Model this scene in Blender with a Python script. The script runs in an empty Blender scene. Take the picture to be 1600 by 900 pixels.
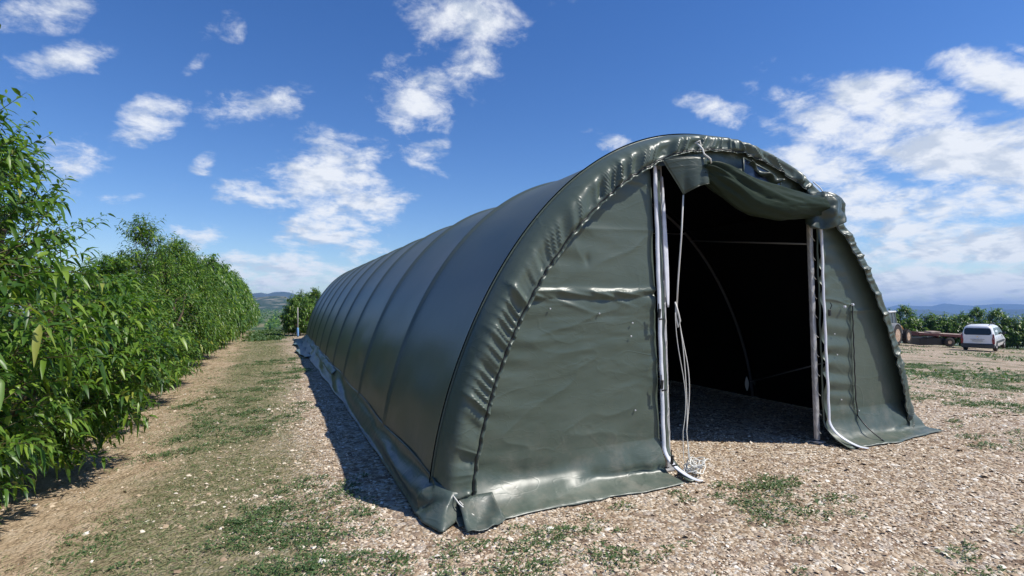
import bpy, math, random
import numpy as np
from mathutils import Vector, Matrix
PI = math.pi
S = bpy.context.scene
COL = S.collection
rng = np.random.default_rng(7)
random.seed(7)

# ------------------------------------------------------------------ camera
FPX = 868.19
YAW, PITCH, ROLL = 0.3975894, 0.014209, -0.0282419
CAM = np.array([-1.08992, -4.28429, 1.7])
fw = np.array([math.sin(YAW)*math.cos(PITCH), math.cos(YAW)*math.cos(PITCH), math.sin(PITCH)])
r0 = np.array([math.cos(YAW), -math.sin(YAW), 0.0]); u0 = np.cross(r0, fw)
rt = math.cos(ROLL)*r0 + math.sin(ROLL)*u0
up = -math.sin(ROLL)*r0 + math.cos(ROLL)*u0
cd = bpy.data.cameras.new('camera'); cam = bpy.data.objects.new('camera', cd); COL.objects.link(cam)
cd.sensor_width = 36; cd.lens = FPX/1600*36; cd.clip_start = 0.05; cd.clip_end = 40000
M = Matrix([[rt[0], up[0], -fw[0], CAM[0]], [rt[1], up[1], -fw[1], CAM[1]], [rt[2], up[2], -fw[2], CAM[2]], [0, 0, 0, 1]])
cam.matrix_world = M
S.camera = cam
def ray(px, py):
    d = (px-800)/FPX*rt + (450-py)/FPX*up + fw
    return d/np.linalg.norm(d)

# ------------------------------------------------------------------ sun, view
SUN = np.array([0.64, -0.45, 1.0]); SUN /= np.linalg.norm(SUN)
sl = bpy.data.lights.new('sun', 'SUN'); sl.energy = 4.8; sl.angle = math.radians(0.53); sl.color = (1.0, 0.955, 0.88)
so = bpy.data.objects.new('sun', sl); COL.objects.link(so)
so.rotation_euler = Vector(SUN).to_track_quat('Z', 'Y').to_euler(); so.location = (20, -20, 40)
ELEV = math.asin(SUN[2]); AZ = math.atan2(SUN[0], SUN[1])
vs = S.view_settings; vs.view_transform = 'Standard'; vs.look = 'None'; vs.exposure = 0.15; vs.gamma = 1; vs.use_curve_mapping = False
S.cycles.use_denoising = True
S.cycles.max_bounces = 6; S.cycles.transparent_max_bounces = 8; S.cycles.volume_bounces = 0
S.cycles.caustics_reflective = False; S.cycles.caustics_refractive = False
S.cycles.sample_clamp_indirect = 6

# ------------------------------------------------------------------ sky with clouds
W = bpy.data.worlds.new('World'); S.world = W; W.use_nodes = True
nt = W.node_tree; nt.nodes.clear()
def N(t, **k):
    n = nt.nodes.new(t)
    for a, b in k.items(): setattr(n, a, b)
    return n
def L(a, b): nt.links.new(a, b)
def mth(op, a, b=None, clamp=False):
    n = N('ShaderNodeMath', operation=op); n.use_clamp = clamp
    for i, v in enumerate((a, b)):
        if v is None: continue
        if isinstance(v, (int, float)): n.inputs[i].default_value = v
        else: L(v, n.inputs[i])
    return n.outputs[0]
out = N('ShaderNodeOutputWorld'); bg = N('ShaderNodeBackground'); L(bg.outputs[0], out.inputs[0])
bg.inputs[1].default_value = 0.125
sky = N('ShaderNodeTexSky', sky_type='NISHITA'); sky.sun_disc = False
sky.sun_elevation = ELEV; sky.sun_rotation = AZ; sky.altitude = 300
sky.air_density = 1.0; sky.dust_density = 0.15; sky.ozone_density = 3.2
tc = N('ShaderNodeTexCoord'); D = tc.outputs['Generated']
# the yard is not level: the true vertical leans from the yard's normal (far horizon runs through these two directions)
upS = np.cross(ray(1500, 486), ray(430, 484)); upS /= np.linalg.norm(upS); exS = np.cross(np.array([0, 1.0, 0]), upS); exS /= np.linalg.norm(exS); eyS = np.cross(upS, exS)
rot = N('ShaderNodeMapping', vector_type='TEXTURE'); L(D, rot.inputs[0]); rot.inputs['Rotation'].default_value = tuple(Matrix([[exS[i], eyS[i], upS[i]] for i in range(3)]).to_euler())
L(rot.outputs[0], sky.inputs['Vector'])
sep = N('ShaderNodeSeparateXYZ'); L(rot.outputs[0], sep.inputs[0])
zc = mth('MAXIMUM', sep.outputs[2], 0.0); zd = mth('ADD', zc, 0.30)
cmb = N('ShaderNodeCombineXYZ'); L(mth('DIVIDE', sep.outputs[0], zd), cmb.inputs[0]); L(mth('DIVIDE', sep.outputs[1], zd), cmb.inputs[1])
def noise(vec, scale, detail, rough, dist=0.0, off=None):
    if off:
        m = N('ShaderNodeVectorMath', operation='ADD'); L(vec, m.inputs[0]); m.inputs[1].default_value = off; vec = m.outputs[0]
    n = N('ShaderNodeTexNoise'); L(vec, n.inputs['Vector']); n.inputs['Scale'].default_value = scale
    n.inputs['Detail'].default_value = detail; n.inputs['Roughness'].default_value = rough; n.inputs['Distortion'].default_value = dist
    return n.outputs[0]
P = cmb.outputs[0]
nA = noise(P, 3.6, 10, 0.58, 0.2)
nB = noise(P, 11.5, 9, 0.66, 0.3, (4.1, 2.2, 0))
nS = noise(P, 3.6, 10, 0.58, 0.2, (0.04, -0.035, 0))      # sampled a little nearer the sun, for the lit side
nz = mth('ADD', mth('MULTIPLY', nA, 0.58), mth('MULTIPLY', nB, 0.42))
blobs = [  # centre x, y, radii, tilt in degrees, strength
 (75, 22, 110, 46, -8, 1.3), (85, 98, 130, 40, -14, 1.1), (0, 110, 70, 30, 0, .7), (343, 45, 52, 32, -15, .8),
 (232, 192, 88, 42, -32, 1.2), (318, 258, 36, 18, -40, .8), (408, 166, 108, 48, -8, 1.35), (490, 212, 60, 30, 20, .7),
 (715, 22, 125, 62, 10, 1.2), (735, 92, 62, 56, 0, 1), (655, 152, 90, 66, 15, 1.2), (725, 140, 50, 26, 25, .8), (670, 250, 54, 42, 0, 1.1),
 (520, 275, 120, 64, -10, 1.3), (570, 325, 120, 52, 5, 1.35), (500, 368, 120, 36, 0, 1.1), (395, 306, 80, 30, 0, .95), (560, 385, 60, 26, 0, .9),
 (120, 262, 75, 62, -20, .75), (305, 372, 75, 32, -8, .9), (225, 300, 80, 18, -8, .7), (430, 428, 220, 44, 0, 1.2), (640, 312, 60, 14, 0, .6), (310, 100, 40, 14, -35, .6),
 (1150, 178, 110, 24, 16, .85), (1280, 175, 140, 40, 14, 1.2), (1430, 180, 250, 64, 18, 1.45), (1570, 120, 150, 50, 20, 1.5),
 (1290, 262, 180, 60, -4, 1.4), (1480, 235, 290, 84, 6, 1.75), (1400, 320, 260, 50, 0, 1.3), (1600, 300, 210, 60, 5, 1.6),
 (1520, 385, 350, 62, 3, 1.5), (1480, 445, 440, 50, 0, 1.7), (965, 225, 60, 16, 15, .6), (1598, 80, 45, 12, 25, .8), (1750, 200, 220, 180, 0, 1.0),
 (900, 5, 60, 16, 0, .6), (-150, 60, 150, 60, 0, .8), (-200, 250, 180, 60, 0, .8)]
acc = None
for bx_, by_, rx, ry, tl, st in blobs:
    c = ray(bx_, by_); cs = c @ fw
    ex = rt - (rt@c)*c; ex /= np.linalg.norm(ex); ey = np.cross(c, ex)
    a = math.radians(tl); e1 = math.cos(a)*ex + math.sin(a)*ey; e2 = np.cross(c, e1)
    Rm = Matrix([[e1[i], e2[i], c[i]] for i in range(3)])
    mp = N('ShaderNodeMapping', vector_type='TEXTURE'); L(D, mp.inputs[0])
    mp.inputs['Location'].default_value = tuple(c); mp.inputs['Rotation'].default_value = tuple(Rm.to_euler())
    k = cs**1.5/FPX
    mp.inputs['Scale'].default_value = (rx*k, ry*k, 0.5)
    ln = N('ShaderNodeVectorMath', operation='LENGTH'); L(mp.outputs[0], ln.inputs[0])
    v = mth('MULTIPLY', mth('SUBTRACT', 1.0, mth('MULTIPLY', ln.outputs['Value'], ln.outputs['Value'])), st)
    acc = v if acc is None else mth('MAXIMUM', acc, v)
# generic clouds behind the camera's view
back = mth('LESS_THAN', sep.outputs[1], -0.35)
acc = mth('MAXIMUM', acc, mth('SUBTRACT', mth('MULTIPLY', back, 1.25), 1.0))
acc = mth('MAXIMUM', acc, -1.0)
pre = mth('ADD', mth('MULTIPLY', acc, 0.44), mth('MULTIPLY', mth('SUBTRACT', nz, 0.525), 2.7))
mr = N('ShaderNodeMapRange', interpolation_type='SMOOTHSTEP'); L(pre, mr.inputs[0]); mr.inputs[1].default_value = 0.05; mr.inputs[2].default_value = 0.60
dens = mr.outputs[0]
thick = N('ShaderNodeMapRange', interpolation_type='SMOOTHSTEP'); L(pre, thick.inputs[0]); thick.inputs[1].default_value = 0.55; thick.inputs[2].default_value = 1.25
lit = mth('MULTIPLY', mth('SUBTRACT', nA, nS), 5.0)          # towards the sun thinner -> lit edge
bright = mth('ADD', mth('SUBTRACT', 0.93, mth('MULTIPLY', thick.outputs[0], 0.30)), lit)
bright = mth('MAXIMUM', mth('MINIMUM', bright, 1.05), 0.50)
cc = N('ShaderNodeMix', data_type='RGBA'); cc.inputs[6].default_value = (4.5, 5.0, 5.8, 1); cc.inputs[7].default_value = (6.8, 7.0, 7.3, 1)
mr2 = N('ShaderNodeMapRange'); L(bright, mr2.inputs[0]); mr2.inputs[1].default_value = 0.5; mr2.inputs[2].default_value = 1.0; L(mr2.outputs[0], cc.inputs[0])
mix = N('ShaderNodeMix', data_type='RGBA'); L(mth('MULTIPLY', dens, 0.93), mix.inputs[0])
hsv = N('ShaderNodeHueSaturation'); hsv.inputs['Saturation'].default_value = 1.28; hsv.inputs['Value'].default_value = 1.0; hsv.inputs['Hue'].default_value = 0.512; L(sky.outputs[0], hsv.inputs['Color'])
L(hsv.outputs[0], mix.inputs[6]); L(cc.outputs[2], mix.inputs[7]); L(mix.outputs[2], bg.inputs[0])

# ------------------------------------------------------------------ helpers
def smooth01(x): x = np.clip(x, 0, 1); return x*x*(3-2*x)
def vn(x, y=0.0, seed=0):
    x = np.asarray(x, float); y = np.asarray(y, float) + 0*x
    xi = np.floor(x).astype(np.int64); yi = np.floor(y).astype(np.int64); fx = x-xi; fy = y-yi
    def h(a, b):
        n = (a*374761393 + b*668265263 + seed*974634777) & 0x7fffffff
        n = ((n ^ (n >> 13))*1274126177) & 0x7fffffff
        n = ((n ^ (n >> 16))*69069 + 12345) & 0x7fffffff
        return ((n ^ (n >> 15)) & 0xffff)/65535.0
    ux = fx*fx*(3-2*fx); uy = fy*fy*(3-2*fy)
    return (h(xi, yi)*(1-ux)+h(xi+1, yi)*ux)*(1-uy) + (h(xi, yi+1)*(1-ux)+h(xi+1, yi+1)*ux)*uy
def fbm(x, y=0.0, seed=0, o=4):
    v = 0; a = .5; t = 0
    for i in range(o): v = v + a*vn(x, y, seed+i*17); t += a; a *= .5; x = x*2.03+.37; y = np.asarray(y)*2.01+.71
    return v/t
def mesh(name, V, F, mats=None, parent=None, smooth=True, mi=None, extra=None):
    V = np.asarray(V, np.float32).reshape(-1, 3)
    me = bpy.data.meshes.new(name)
    if isinstance(F, np.ndarray):
        n, k = F.shape
        me.vertices.add(len(V)); me.vertices.foreach_set('co', V.ravel())
        me.loops.add(n*k); me.loops.foreach_set('vertex_index', F.astype(np.int32).ravel())
        me.polygons.add(n); me.polygons.foreach_set('loop_start', np.arange(0, n*k, k, dtype=np.int32))
        me.update(calc_edges=True)
    else:
        me.from_pydata(V.tolist(), [], F)
    if smooth: me.polygons.foreach_set('use_smooth', np.ones(len(me.polygons), bool))
    if mi is not None: me.polygons.foreach_set('material_index', np.asarray(mi, np.int32))
    for m in (mats if isinstance(mats, (list, tuple)) else [mats]):
        if m: me.materials.append(m)
    me.update()
    o = bpy.data.objects.new(name, me); COL.objects.link(o)
    if parent: o.parent = parent
    return o
def empty(name, loc, rz=0.0):
    o = bpy.data.objects.new(name, None); COL.objects.link(o); o.location = loc; o.rotation_euler = (0, 0, rz); o.empty_display_size = .3
    return o
def tag(o, label=None, cat=None, group=None, kind=None):
    if label: o['label'] = label
    if cat: o['category'] = cat
    if group: o['group'] = group
    if kind: o['kind'] = kind
    return o
def gridF(n, m, wrap=False):
    i = np.arange(n-1)[:, None]; j = np.arange(m if wrap else m-1)[None, :]; j2 = (j+1) % m
    return np.stack([i*m+j, i*m+j2, (i+1)*m+j2, (i+1)*m+j], -1).reshape(-1, 4)
def grid(name, A, mat, parent=None, **k):
    n, m = A.shape[:2]; return mesh(name, A.reshape(-1, 3), gridF(n, m), mat, parent, **k)
def solid(o, t, off=0):
    m = o.modifiers.new('thickness', 'SOLIDIFY'); m.thickness = t; m.offset = off; return o
class MB:
    def __init__(s): s.v = []; s.f = []; s.m = []; s.cur = 0
    def add(s, V, F):
        b = len(s.v); s.v += [tuple(map(float, p)) for p in V]; s.f += [tuple(int(i)+b for i in f) for f in F]; s.m += [s.cur]*len(F)
    def box(s, c, d, rz=0, ry=0, bev=0):
        x, y, z = [q/2 for q in d]
        R = Matrix.Rotation(rz, 3, 'Z') @ Matrix.Rotation(ry, 3, 'Y')
        if bev <= 0:
            P_ = [(sx*x, sy*y, sz*z) for sx in (-1, 1) for sy in (-1, 1) for sz in (-1, 1)]
            F_ = [(0, 1, 3, 2), (4, 6, 7, 5), (0, 4, 5, 1), (2, 3, 7, 6), (0, 2, 6, 4), (1, 5, 7, 3)]
        else:
            b = min(bev, x*.9, y*.9, z*.9); P_ = []
            prof = []
            for cx_, cy_, a0 in ((x-b, y-b, 0), (-x+b, y-b, 90), (-x+b, -y+b, 180), (x-b, -y+b, 270)):
                for k in range(3):
                    a = math.radians(a0+45*k); prof.append((cx_, cy_, math.cos(a), math.sin(a)))
            n = len(prof)
            for zz, rr in ((-z, 0), (-z+b, b), (z-b, b), (z, 0)):
                for px, py, ca, sa in prof: P_.append((px+rr*ca, py+rr*sa, zz))
            F_ = [(r*n+i, r*n+(i+1) % n, (r+1)*n+(i+1) % n, (r+1)*n+i) for r in range(3) for i in range(n)]
            F_ += [tuple(range(n))[::-1], tuple(range(3*n, 4*n))]
        s.add([tuple(R @ Vector(p) + Vector(c)) for p in P_], F_)
    def tube(s, pts, r, n=8, cap=True):
        pts = [Vector(p) for p in pts]; rs = r if hasattr(r, '__len__') else [r]*len(pts)
        V = []; F = []; prev = None
        for i, p in enumerate(pts):
            t = (pts[min(i+1, len(pts)-1)]-pts[max(i-1, 0)]).normalized()
            if prev is None: a = t.orthogonal().normalized()
            else:
                a = prev - t*prev.dot(t); a = a.normalized() if a.length > 1e-6 else t.orthogonal().normalized()
            prev = a; b = t.cross(a)
            for k in range(n):
                g = 2*PI*k/n; V.append(p+(a*math.cos(g)+b*math.sin(g))*rs[i])
        for i in range(len(pts)-1):
            for k in range(n): F.append((i*n+k, i*n+(k+1) % n, (i+1)*n+(k+1) % n, (i+1)*n+k))
        if cap: F.append(tuple(range(n))[::-1]); F.append(tuple(range((len(pts)-1)*n, len(pts)*n)))
        s.add(V, F)
    def lathe(s, prof, c, axis='y', n=24, cap=True):   # prof: (radius, offset along axis)
        V = []; F = []
        for r, h in prof:
            for k in range(n):
                a = 2*PI*k/n; x, z = r*math.cos(a), r*math.sin(a)
                V.append((c[0]+x, c[1]+h, c[2]+z) if axis == 'y' else (c[0]+x, c[1]+z, c[2]+h))
        for i in range(len(prof)-1):
            for k in range(n): F.append((i*n+k, i*n+(k+1) % n, (i+1)*n+(k+1) % n, (i+1)*n+k))
        if cap: F.append(tuple(range(n))); F.append(tuple(range((len(prof)-1)*n, len(prof)*n)))
        s.add(V, F)
    def prism(s, poly, y0, y1, axis='y'):
        n = len(poly)
        if axis == 'y': V = [(a, y0, b) for a, b in poly]+[(a, y1, b) for a, b in poly]
        else: V = [(y0, a, b) for a, b in poly]+[(y1, a, b) for a, b in poly]
        s.add(V, [tuple(range(n)), tuple(range(n, 2*n))[::-1]]+[(i, (i+1) % n, n+(i+1) % n, n+i) for i in range(n)])
    def build(s, name, mats, parent=None, smooth=False, fixn=True):
        o = mesh(name, s.v, s.f, mats, parent, smooth=smooth, mi=s.m)
        if fixn:
            import bmesh
            b = bmesh.new(); b.from_mesh(o.data); bmesh.ops.recalc_face_normals(b, faces=b.faces[:]); b.to_mesh(o.data); b.free()
        return o

# ------------------------------------------------------------------ materials
def newmat(name, col=(.5, .5, .5), rough=.6, metal=0, spec=.5):
    m = bpy.data.materials.new(name); m.use_nodes = True
    b = m.node_tree.nodes['Principled BSDF']; b.inputs['Base Color'].default_value = (*col, 1)
    b.inputs['Roughness'].default_value = rough; b.inputs['Metallic'].default_value = metal; b.inputs['Specular IOR Level'].default_value = spec
    return m
def nd(m, t, **k):
    n = m.node_tree.nodes.new(t)
    for a, b in k.items(): setattr(n, a, b)
    return n
def mottle(m, c1, c2, scale, detail=5, rough=None, bump=0, bscale=None, coord='Object', lo=.35, hi=.65, bdist=.01):
    T = m.node_tree; b = T.nodes['Principled BSDF']; t = nd(m, 'ShaderNodeTexCoord')
    n = nd(m, 'ShaderNodeTexNoise'); n.inputs['Scale'].default_value = scale; n.inputs['Detail'].default_value = detail; T.links.new(t.outputs[coord], n.inputs['Vector'])
    r = nd(m, 'ShaderNodeValToRGB'); r.color_ramp.elements[0].position = lo; r.color_ramp.elements[1].position = hi
    r.color_ramp.elements[0].color = (*c1, 1); r.color_ramp.elements[1].color = (*c2, 1)
    T.links.new(n.outputs[0], r.inputs[0]); T.links.new(r.outputs[0], b.inputs['Base Color'])
    if rough:
        q = nd(m, 'ShaderNodeMapRange'); q.inputs[3].default_value = rough[0]; q.inputs[4].default_value = rough[1]; T.links.new(n.outputs[0], q.inputs[0]); T.links.new(q.outputs[0], b.inputs['Roughness'])
    if bump:
        n2 = nd(m, 'ShaderNodeTexNoise'); n2.inputs['Scale'].default_value = bscale or scale*4; n2.inputs['Detail'].default_value = 3; T.links.new(t.outputs[coord], n2.inputs['Vector'])
        bp = nd(m, 'ShaderNodeBump'); bp.inputs['Strength'].default_value = bump; bp.inputs['Distance'].default_value = bdist
        T.links.new(n2.outputs[0], bp.inputs['Height']); T.links.new(bp.outputs[0], b.inputs['Normal'])
    return m
def pvc(name, c1, c2, r1, r2, bump, inner, crease=.55):
    """coated tarpaulin: dusty green outside, darker colour on back faces"""
    m = newmat(name); mottle(m, c1, c2, 1.3, 6, (r1, r2), bump, 7.0, bdist=.02)
    T = m.node_tree; b = T.nodes['Principled BSDF']; ramp = b.inputs['Base Color'].links[0].from_socket
    tcd = nd(m, 'ShaderNodeTexCoord'); sd = nd(m, 'ShaderNodeSeparateXYZ'); T.links.new(tcd.outputs['Object'], sd.inputs[0])
    dz = nd(m, 'ShaderNodeMapRange', interpolation_type='SMOOTHSTEP'); T.links.new(sd.outputs[2], dz.inputs[0]); dz.inputs[1].default_value = .75; dz.inputs[2].default_value = 0.0; dz.inputs[3].default_value = 0; dz.inputs[4].default_value = .38
    dn = nd(m, 'ShaderNodeTexNoise'); T.links.new(tcd.outputs['Object'], dn.inputs['Vector']); dn.inputs['Scale'].default_value = 5; dn.inputs['Detail'].default_value = 9; dn.inputs['Roughness'].default_value = .7
    dr2 = nd(m, 'ShaderNodeMapRange', interpolation_type='SMOOTHSTEP'); T.links.new(dn.outputs[0], dr2.inputs[0]); dr2.inputs[1].default_value = .42; dr2.inputs[2].default_value = .72
    dmul = nd(m, 'ShaderNodeMath', operation='MULTIPLY_ADD'); T.links.new(dz.outputs[0], dmul.inputs[0]); T.links.new(dr2.outputs[0], dmul.inputs[1])
    dm2 = nd(m, 'ShaderNodeMath', operation='MULTIPLY'); T.links.new(dr2.outputs[0], dm2.inputs[0]); dm2.inputs[1].default_value = .03; T.links.new(dm2.outputs[0], dmul.inputs[2])
    dmx = nd(m, 'ShaderNodeMix', data_type='RGBA'); T.links.new(dmul.outputs[0], dmx.inputs[0]); T.links.new(ramp, dmx.inputs[6]); dmx.inputs[7].default_value = (.26, .23, .18, 1); ramp = dmx.outputs[2]
    tcn = nd(m, 'ShaderNodeTexCoord'); old = b.inputs['Normal'].links[0].from_socket; prev = old
    for sc_, st_, dist_, seed_ in ((1.3, (1, 1, 1.7), .0028, 0), (3.1, (1, 1, 2.6), .0012, 5)):
        mp = nd(m, 'ShaderNodeMapping'); T.links.new(tcn.outputs['Object'], mp.inputs[0]); mp.inputs['Scale'].default_value = st_; mp.inputs['Location'].default_value = (seed_, seed_, 0)
        n_ = nd(m, 'ShaderNodeTexNoise'); n_.inputs['Scale'].default_value = sc_; n_.inputs['Detail'].default_value = 2.5; n_.inputs['Distortion'].default_value = .6; T.links.new(mp.outputs[0], n_.inputs['Vector'])
        a_ = nd(m, 'ShaderNodeMath', operation='MULTIPLY_ADD'); T.links.new(n_.outputs[0], a_.inputs[0]); a_.inputs[1].default_value = 2; a_.inputs[2].default_value = -1
        ab = nd(m, 'ShaderNodeMath', operation='ABSOLUTE'); T.links.new(a_.outputs[0], ab.inputs[0])
        rm = nd(m, 'ShaderNodeMapRange', interpolation_type='SMOOTHSTEP'); T.links.new(ab.outputs[0], rm.inputs[0]); rm.inputs[1].default_value = 0; rm.inputs[2].default_value = .07; rm.inputs[3].default_value = 1; rm.inputs[4].default_value = 0
        bp_ = nd(m, 'ShaderNodeBump'); bp_.inputs['Strength'].default_value = crease; bp_.inputs['Distance'].default_value = dist_; T.links.new(rm.outputs[0], bp_.inputs['Height']); T.links.new(prev, bp_.inputs['Normal']); prev = bp_.outputs[0]
    T.links.new(prev, b.inputs['Normal'])
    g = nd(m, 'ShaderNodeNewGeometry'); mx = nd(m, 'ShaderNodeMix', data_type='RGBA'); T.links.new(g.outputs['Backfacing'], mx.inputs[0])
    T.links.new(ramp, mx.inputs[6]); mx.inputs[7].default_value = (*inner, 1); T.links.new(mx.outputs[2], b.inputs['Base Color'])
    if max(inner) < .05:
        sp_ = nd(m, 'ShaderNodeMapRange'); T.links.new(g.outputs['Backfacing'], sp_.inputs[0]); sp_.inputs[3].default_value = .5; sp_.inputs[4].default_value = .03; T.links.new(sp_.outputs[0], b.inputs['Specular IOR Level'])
    return m
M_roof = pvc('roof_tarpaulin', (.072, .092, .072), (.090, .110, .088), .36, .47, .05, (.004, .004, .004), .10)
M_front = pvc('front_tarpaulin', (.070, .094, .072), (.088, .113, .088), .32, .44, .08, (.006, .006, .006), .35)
M_flap = pvc('door_tarpaulin', (.036, .050, .034), (.050, .066, .046), .30, .42, .12, (.030, .042, .029))
M_skirt = pvc('skirt_tarpaulin', (.045, .070, .062), (.070, .095, .082), .3, .45, .25, (.02, .03, .03))
M_pale = mottle(newmat('dusty_flap_underside'), (.09, .15, .14), (.17, .24, .22), 3, rough=(.35, .5))
M_black = newmat('matt_black', (.002, .002, .002), .9, spec=.02)  # near-black with hardly any reflection, for rear wall and purlins
M_white = mottle(newmat('white_tape'), (.62, .64, .70), (.8, .81, .84), 9, rough=(.35, .5))
M_cord = newmat('white_cord', (.75, .73, .66), .7)
M_steel = mottle(newmat('galvanised_steel', metal=.35), (.44, .44, .44), (.62, .62, .63), 14, rough=(.38, .55))
M_blackp = newmat('black_plastic', (.012, .012, .013), .4)
M_bark = mottle(newmat('bark'), (.10, .065, .045), (.22, .16, .11), 14, bump=.6)
M_window = newmat('clear_film', (.03, .045, .08), .12)
M_cable = newmat('steel_cable', (.22, .22, .22), .5, metal=.3)
M_pipe = newmat('dull_frame_steel', (.07, .075, .08), .5)

def leafmat(name, cols, rough=.40, trans=.28, tcol=(.12, .22, .02)):
    m = newmat(name, rough=rough, spec=.5); T = m.node_tree; b = T.nodes['Principled BSDF']
    g = nd(m, 'ShaderNodeNewGeometry'); r = nd(m, 'ShaderNodeValToRGB'); T.links.new(g.outputs['Random Per Island'], r.inputs[0])
    while len(r.color_ramp.elements) < len(cols): r.color_ramp.elements.new(.5)
    for e, (p_, c) in zip(r.color_ramp.elements, cols): e.position = p_; e.color = (*c, 1)
    T.links.new(r.outputs[0], b.inputs['Base Color'])
    if trans:
        tr = nd(m, 'ShaderNodeBsdfTranslucent'); mixc = nd(m, 'ShaderNodeMix', data_type='RGBA', blend_type='MULTIPLY'); mixc.inputs[0].default_value = 1
        T.links.new(r.outputs[0], mixc.inputs[6]); mixc.inputs[7].default_value = (1.6, 1.9, .8, 1); T.links.new(mixc.outputs[2], tr.inputs[0])
        ms = nd(m, 'ShaderNodeMixShader'); ms.inputs[0].default_value = trans; T.links.new(b.outputs[0], ms.inputs[1]); T.links.new(tr.outputs[0], ms.inputs[2])
        T.links.new(ms.outputs[0], T.nodes['Material Output'].inputs[0])
    return m
M_leaf = leafmat('peach_leaf', [(0, (.034, .085, .014)), (.35, (.066, .145, .020)), (.7, (.125, .22, .028)), (.95, (.20, .30, .035)), (1, (.30, .31, .06))])
M_weed = leafmat('weed_leaf', [(0, (.045, .095, .03)), (.6, (.08, .15, .045)), (1, (.15, .19, .06))], .6, .2)
M_grass = leafmat('grass_blade', [(0, (.06, .11, .03)), (.40, (.11, .17, .05)), (.62, (.22, .23, .10)), (1, (.42, .35, .20))], .7, .1)
M_straw = leafmat('dry_straw', [(0, (.22, .15, .08)), (.6, (.42, .33, .20)), (1, (.55, .46, .30))], .8, 0)
M_stone = leafmat('gravel_stone', [(0, (.26, .175, .11)), (.25, (.45, .335, .22)), (.6, (.62, .50, .36)), (.85, (.73, .63, .50)), (1, (.82, .77, .67))], .85, 0)

# ------------------------------------------------------------------ terrain
def sp(x, k): x = np.asarray(x, float)/k; return k*np.where(x > 30, x, np.log1p(np.exp(np.minimum(x, 30))))
def softcap(d, c): return c*(1-np.exp(-d/c))
def terr(x, y):
    x = np.asarray(x, float); y = np.asarray(y, float)
    a = .084*sp(x-7.3, .45); a = np.where(a < 300, a, 300+softcap(a-300, 120))
    b = .075*sp(y-37, 3.0); b = softcap(b, 14.0)
    return -(a+b)
def micro(x, y):
    near = np.exp(-(np.hypot(x-2, y))/25.0)
    inside = ((x > -.45) & (x < 6.1) & (y > -.45) & (y < 22.6))
    h = (fbm(x*1.1, y*1.1, 5, 3)-.5)*.055 + (fbm(x*5, y*5, 9, 3)-.5)*.022
    h = h + .03*np.exp(-((x+3.7)/.8)**2)*np.where(y < 45, 1, 0)
    return np.where(inside, np.minimum(h*.3, 0)-.008, h*near-.012*near)
def gz(x, y): return terr(x, y)+micro(np.asarray(x, float), np.asarray(y, float))
def axis(lo, hi, n, c, s):
    a = math.asinh((lo-c)/s); b = math.asinh((hi-c)/s); return c+s*np.sinh(np.linspace(a, b, n))
gx = axis(-3000, 10500, 440, 1.5, 5.0); gy = axis(-2500, 7500, 440, 0.0, 5.0)
GX, GY = np.meshgrid(gx, gy, indexing='ij')
M_ground = newmat('ground', rough=.95, spec=.15)
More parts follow.
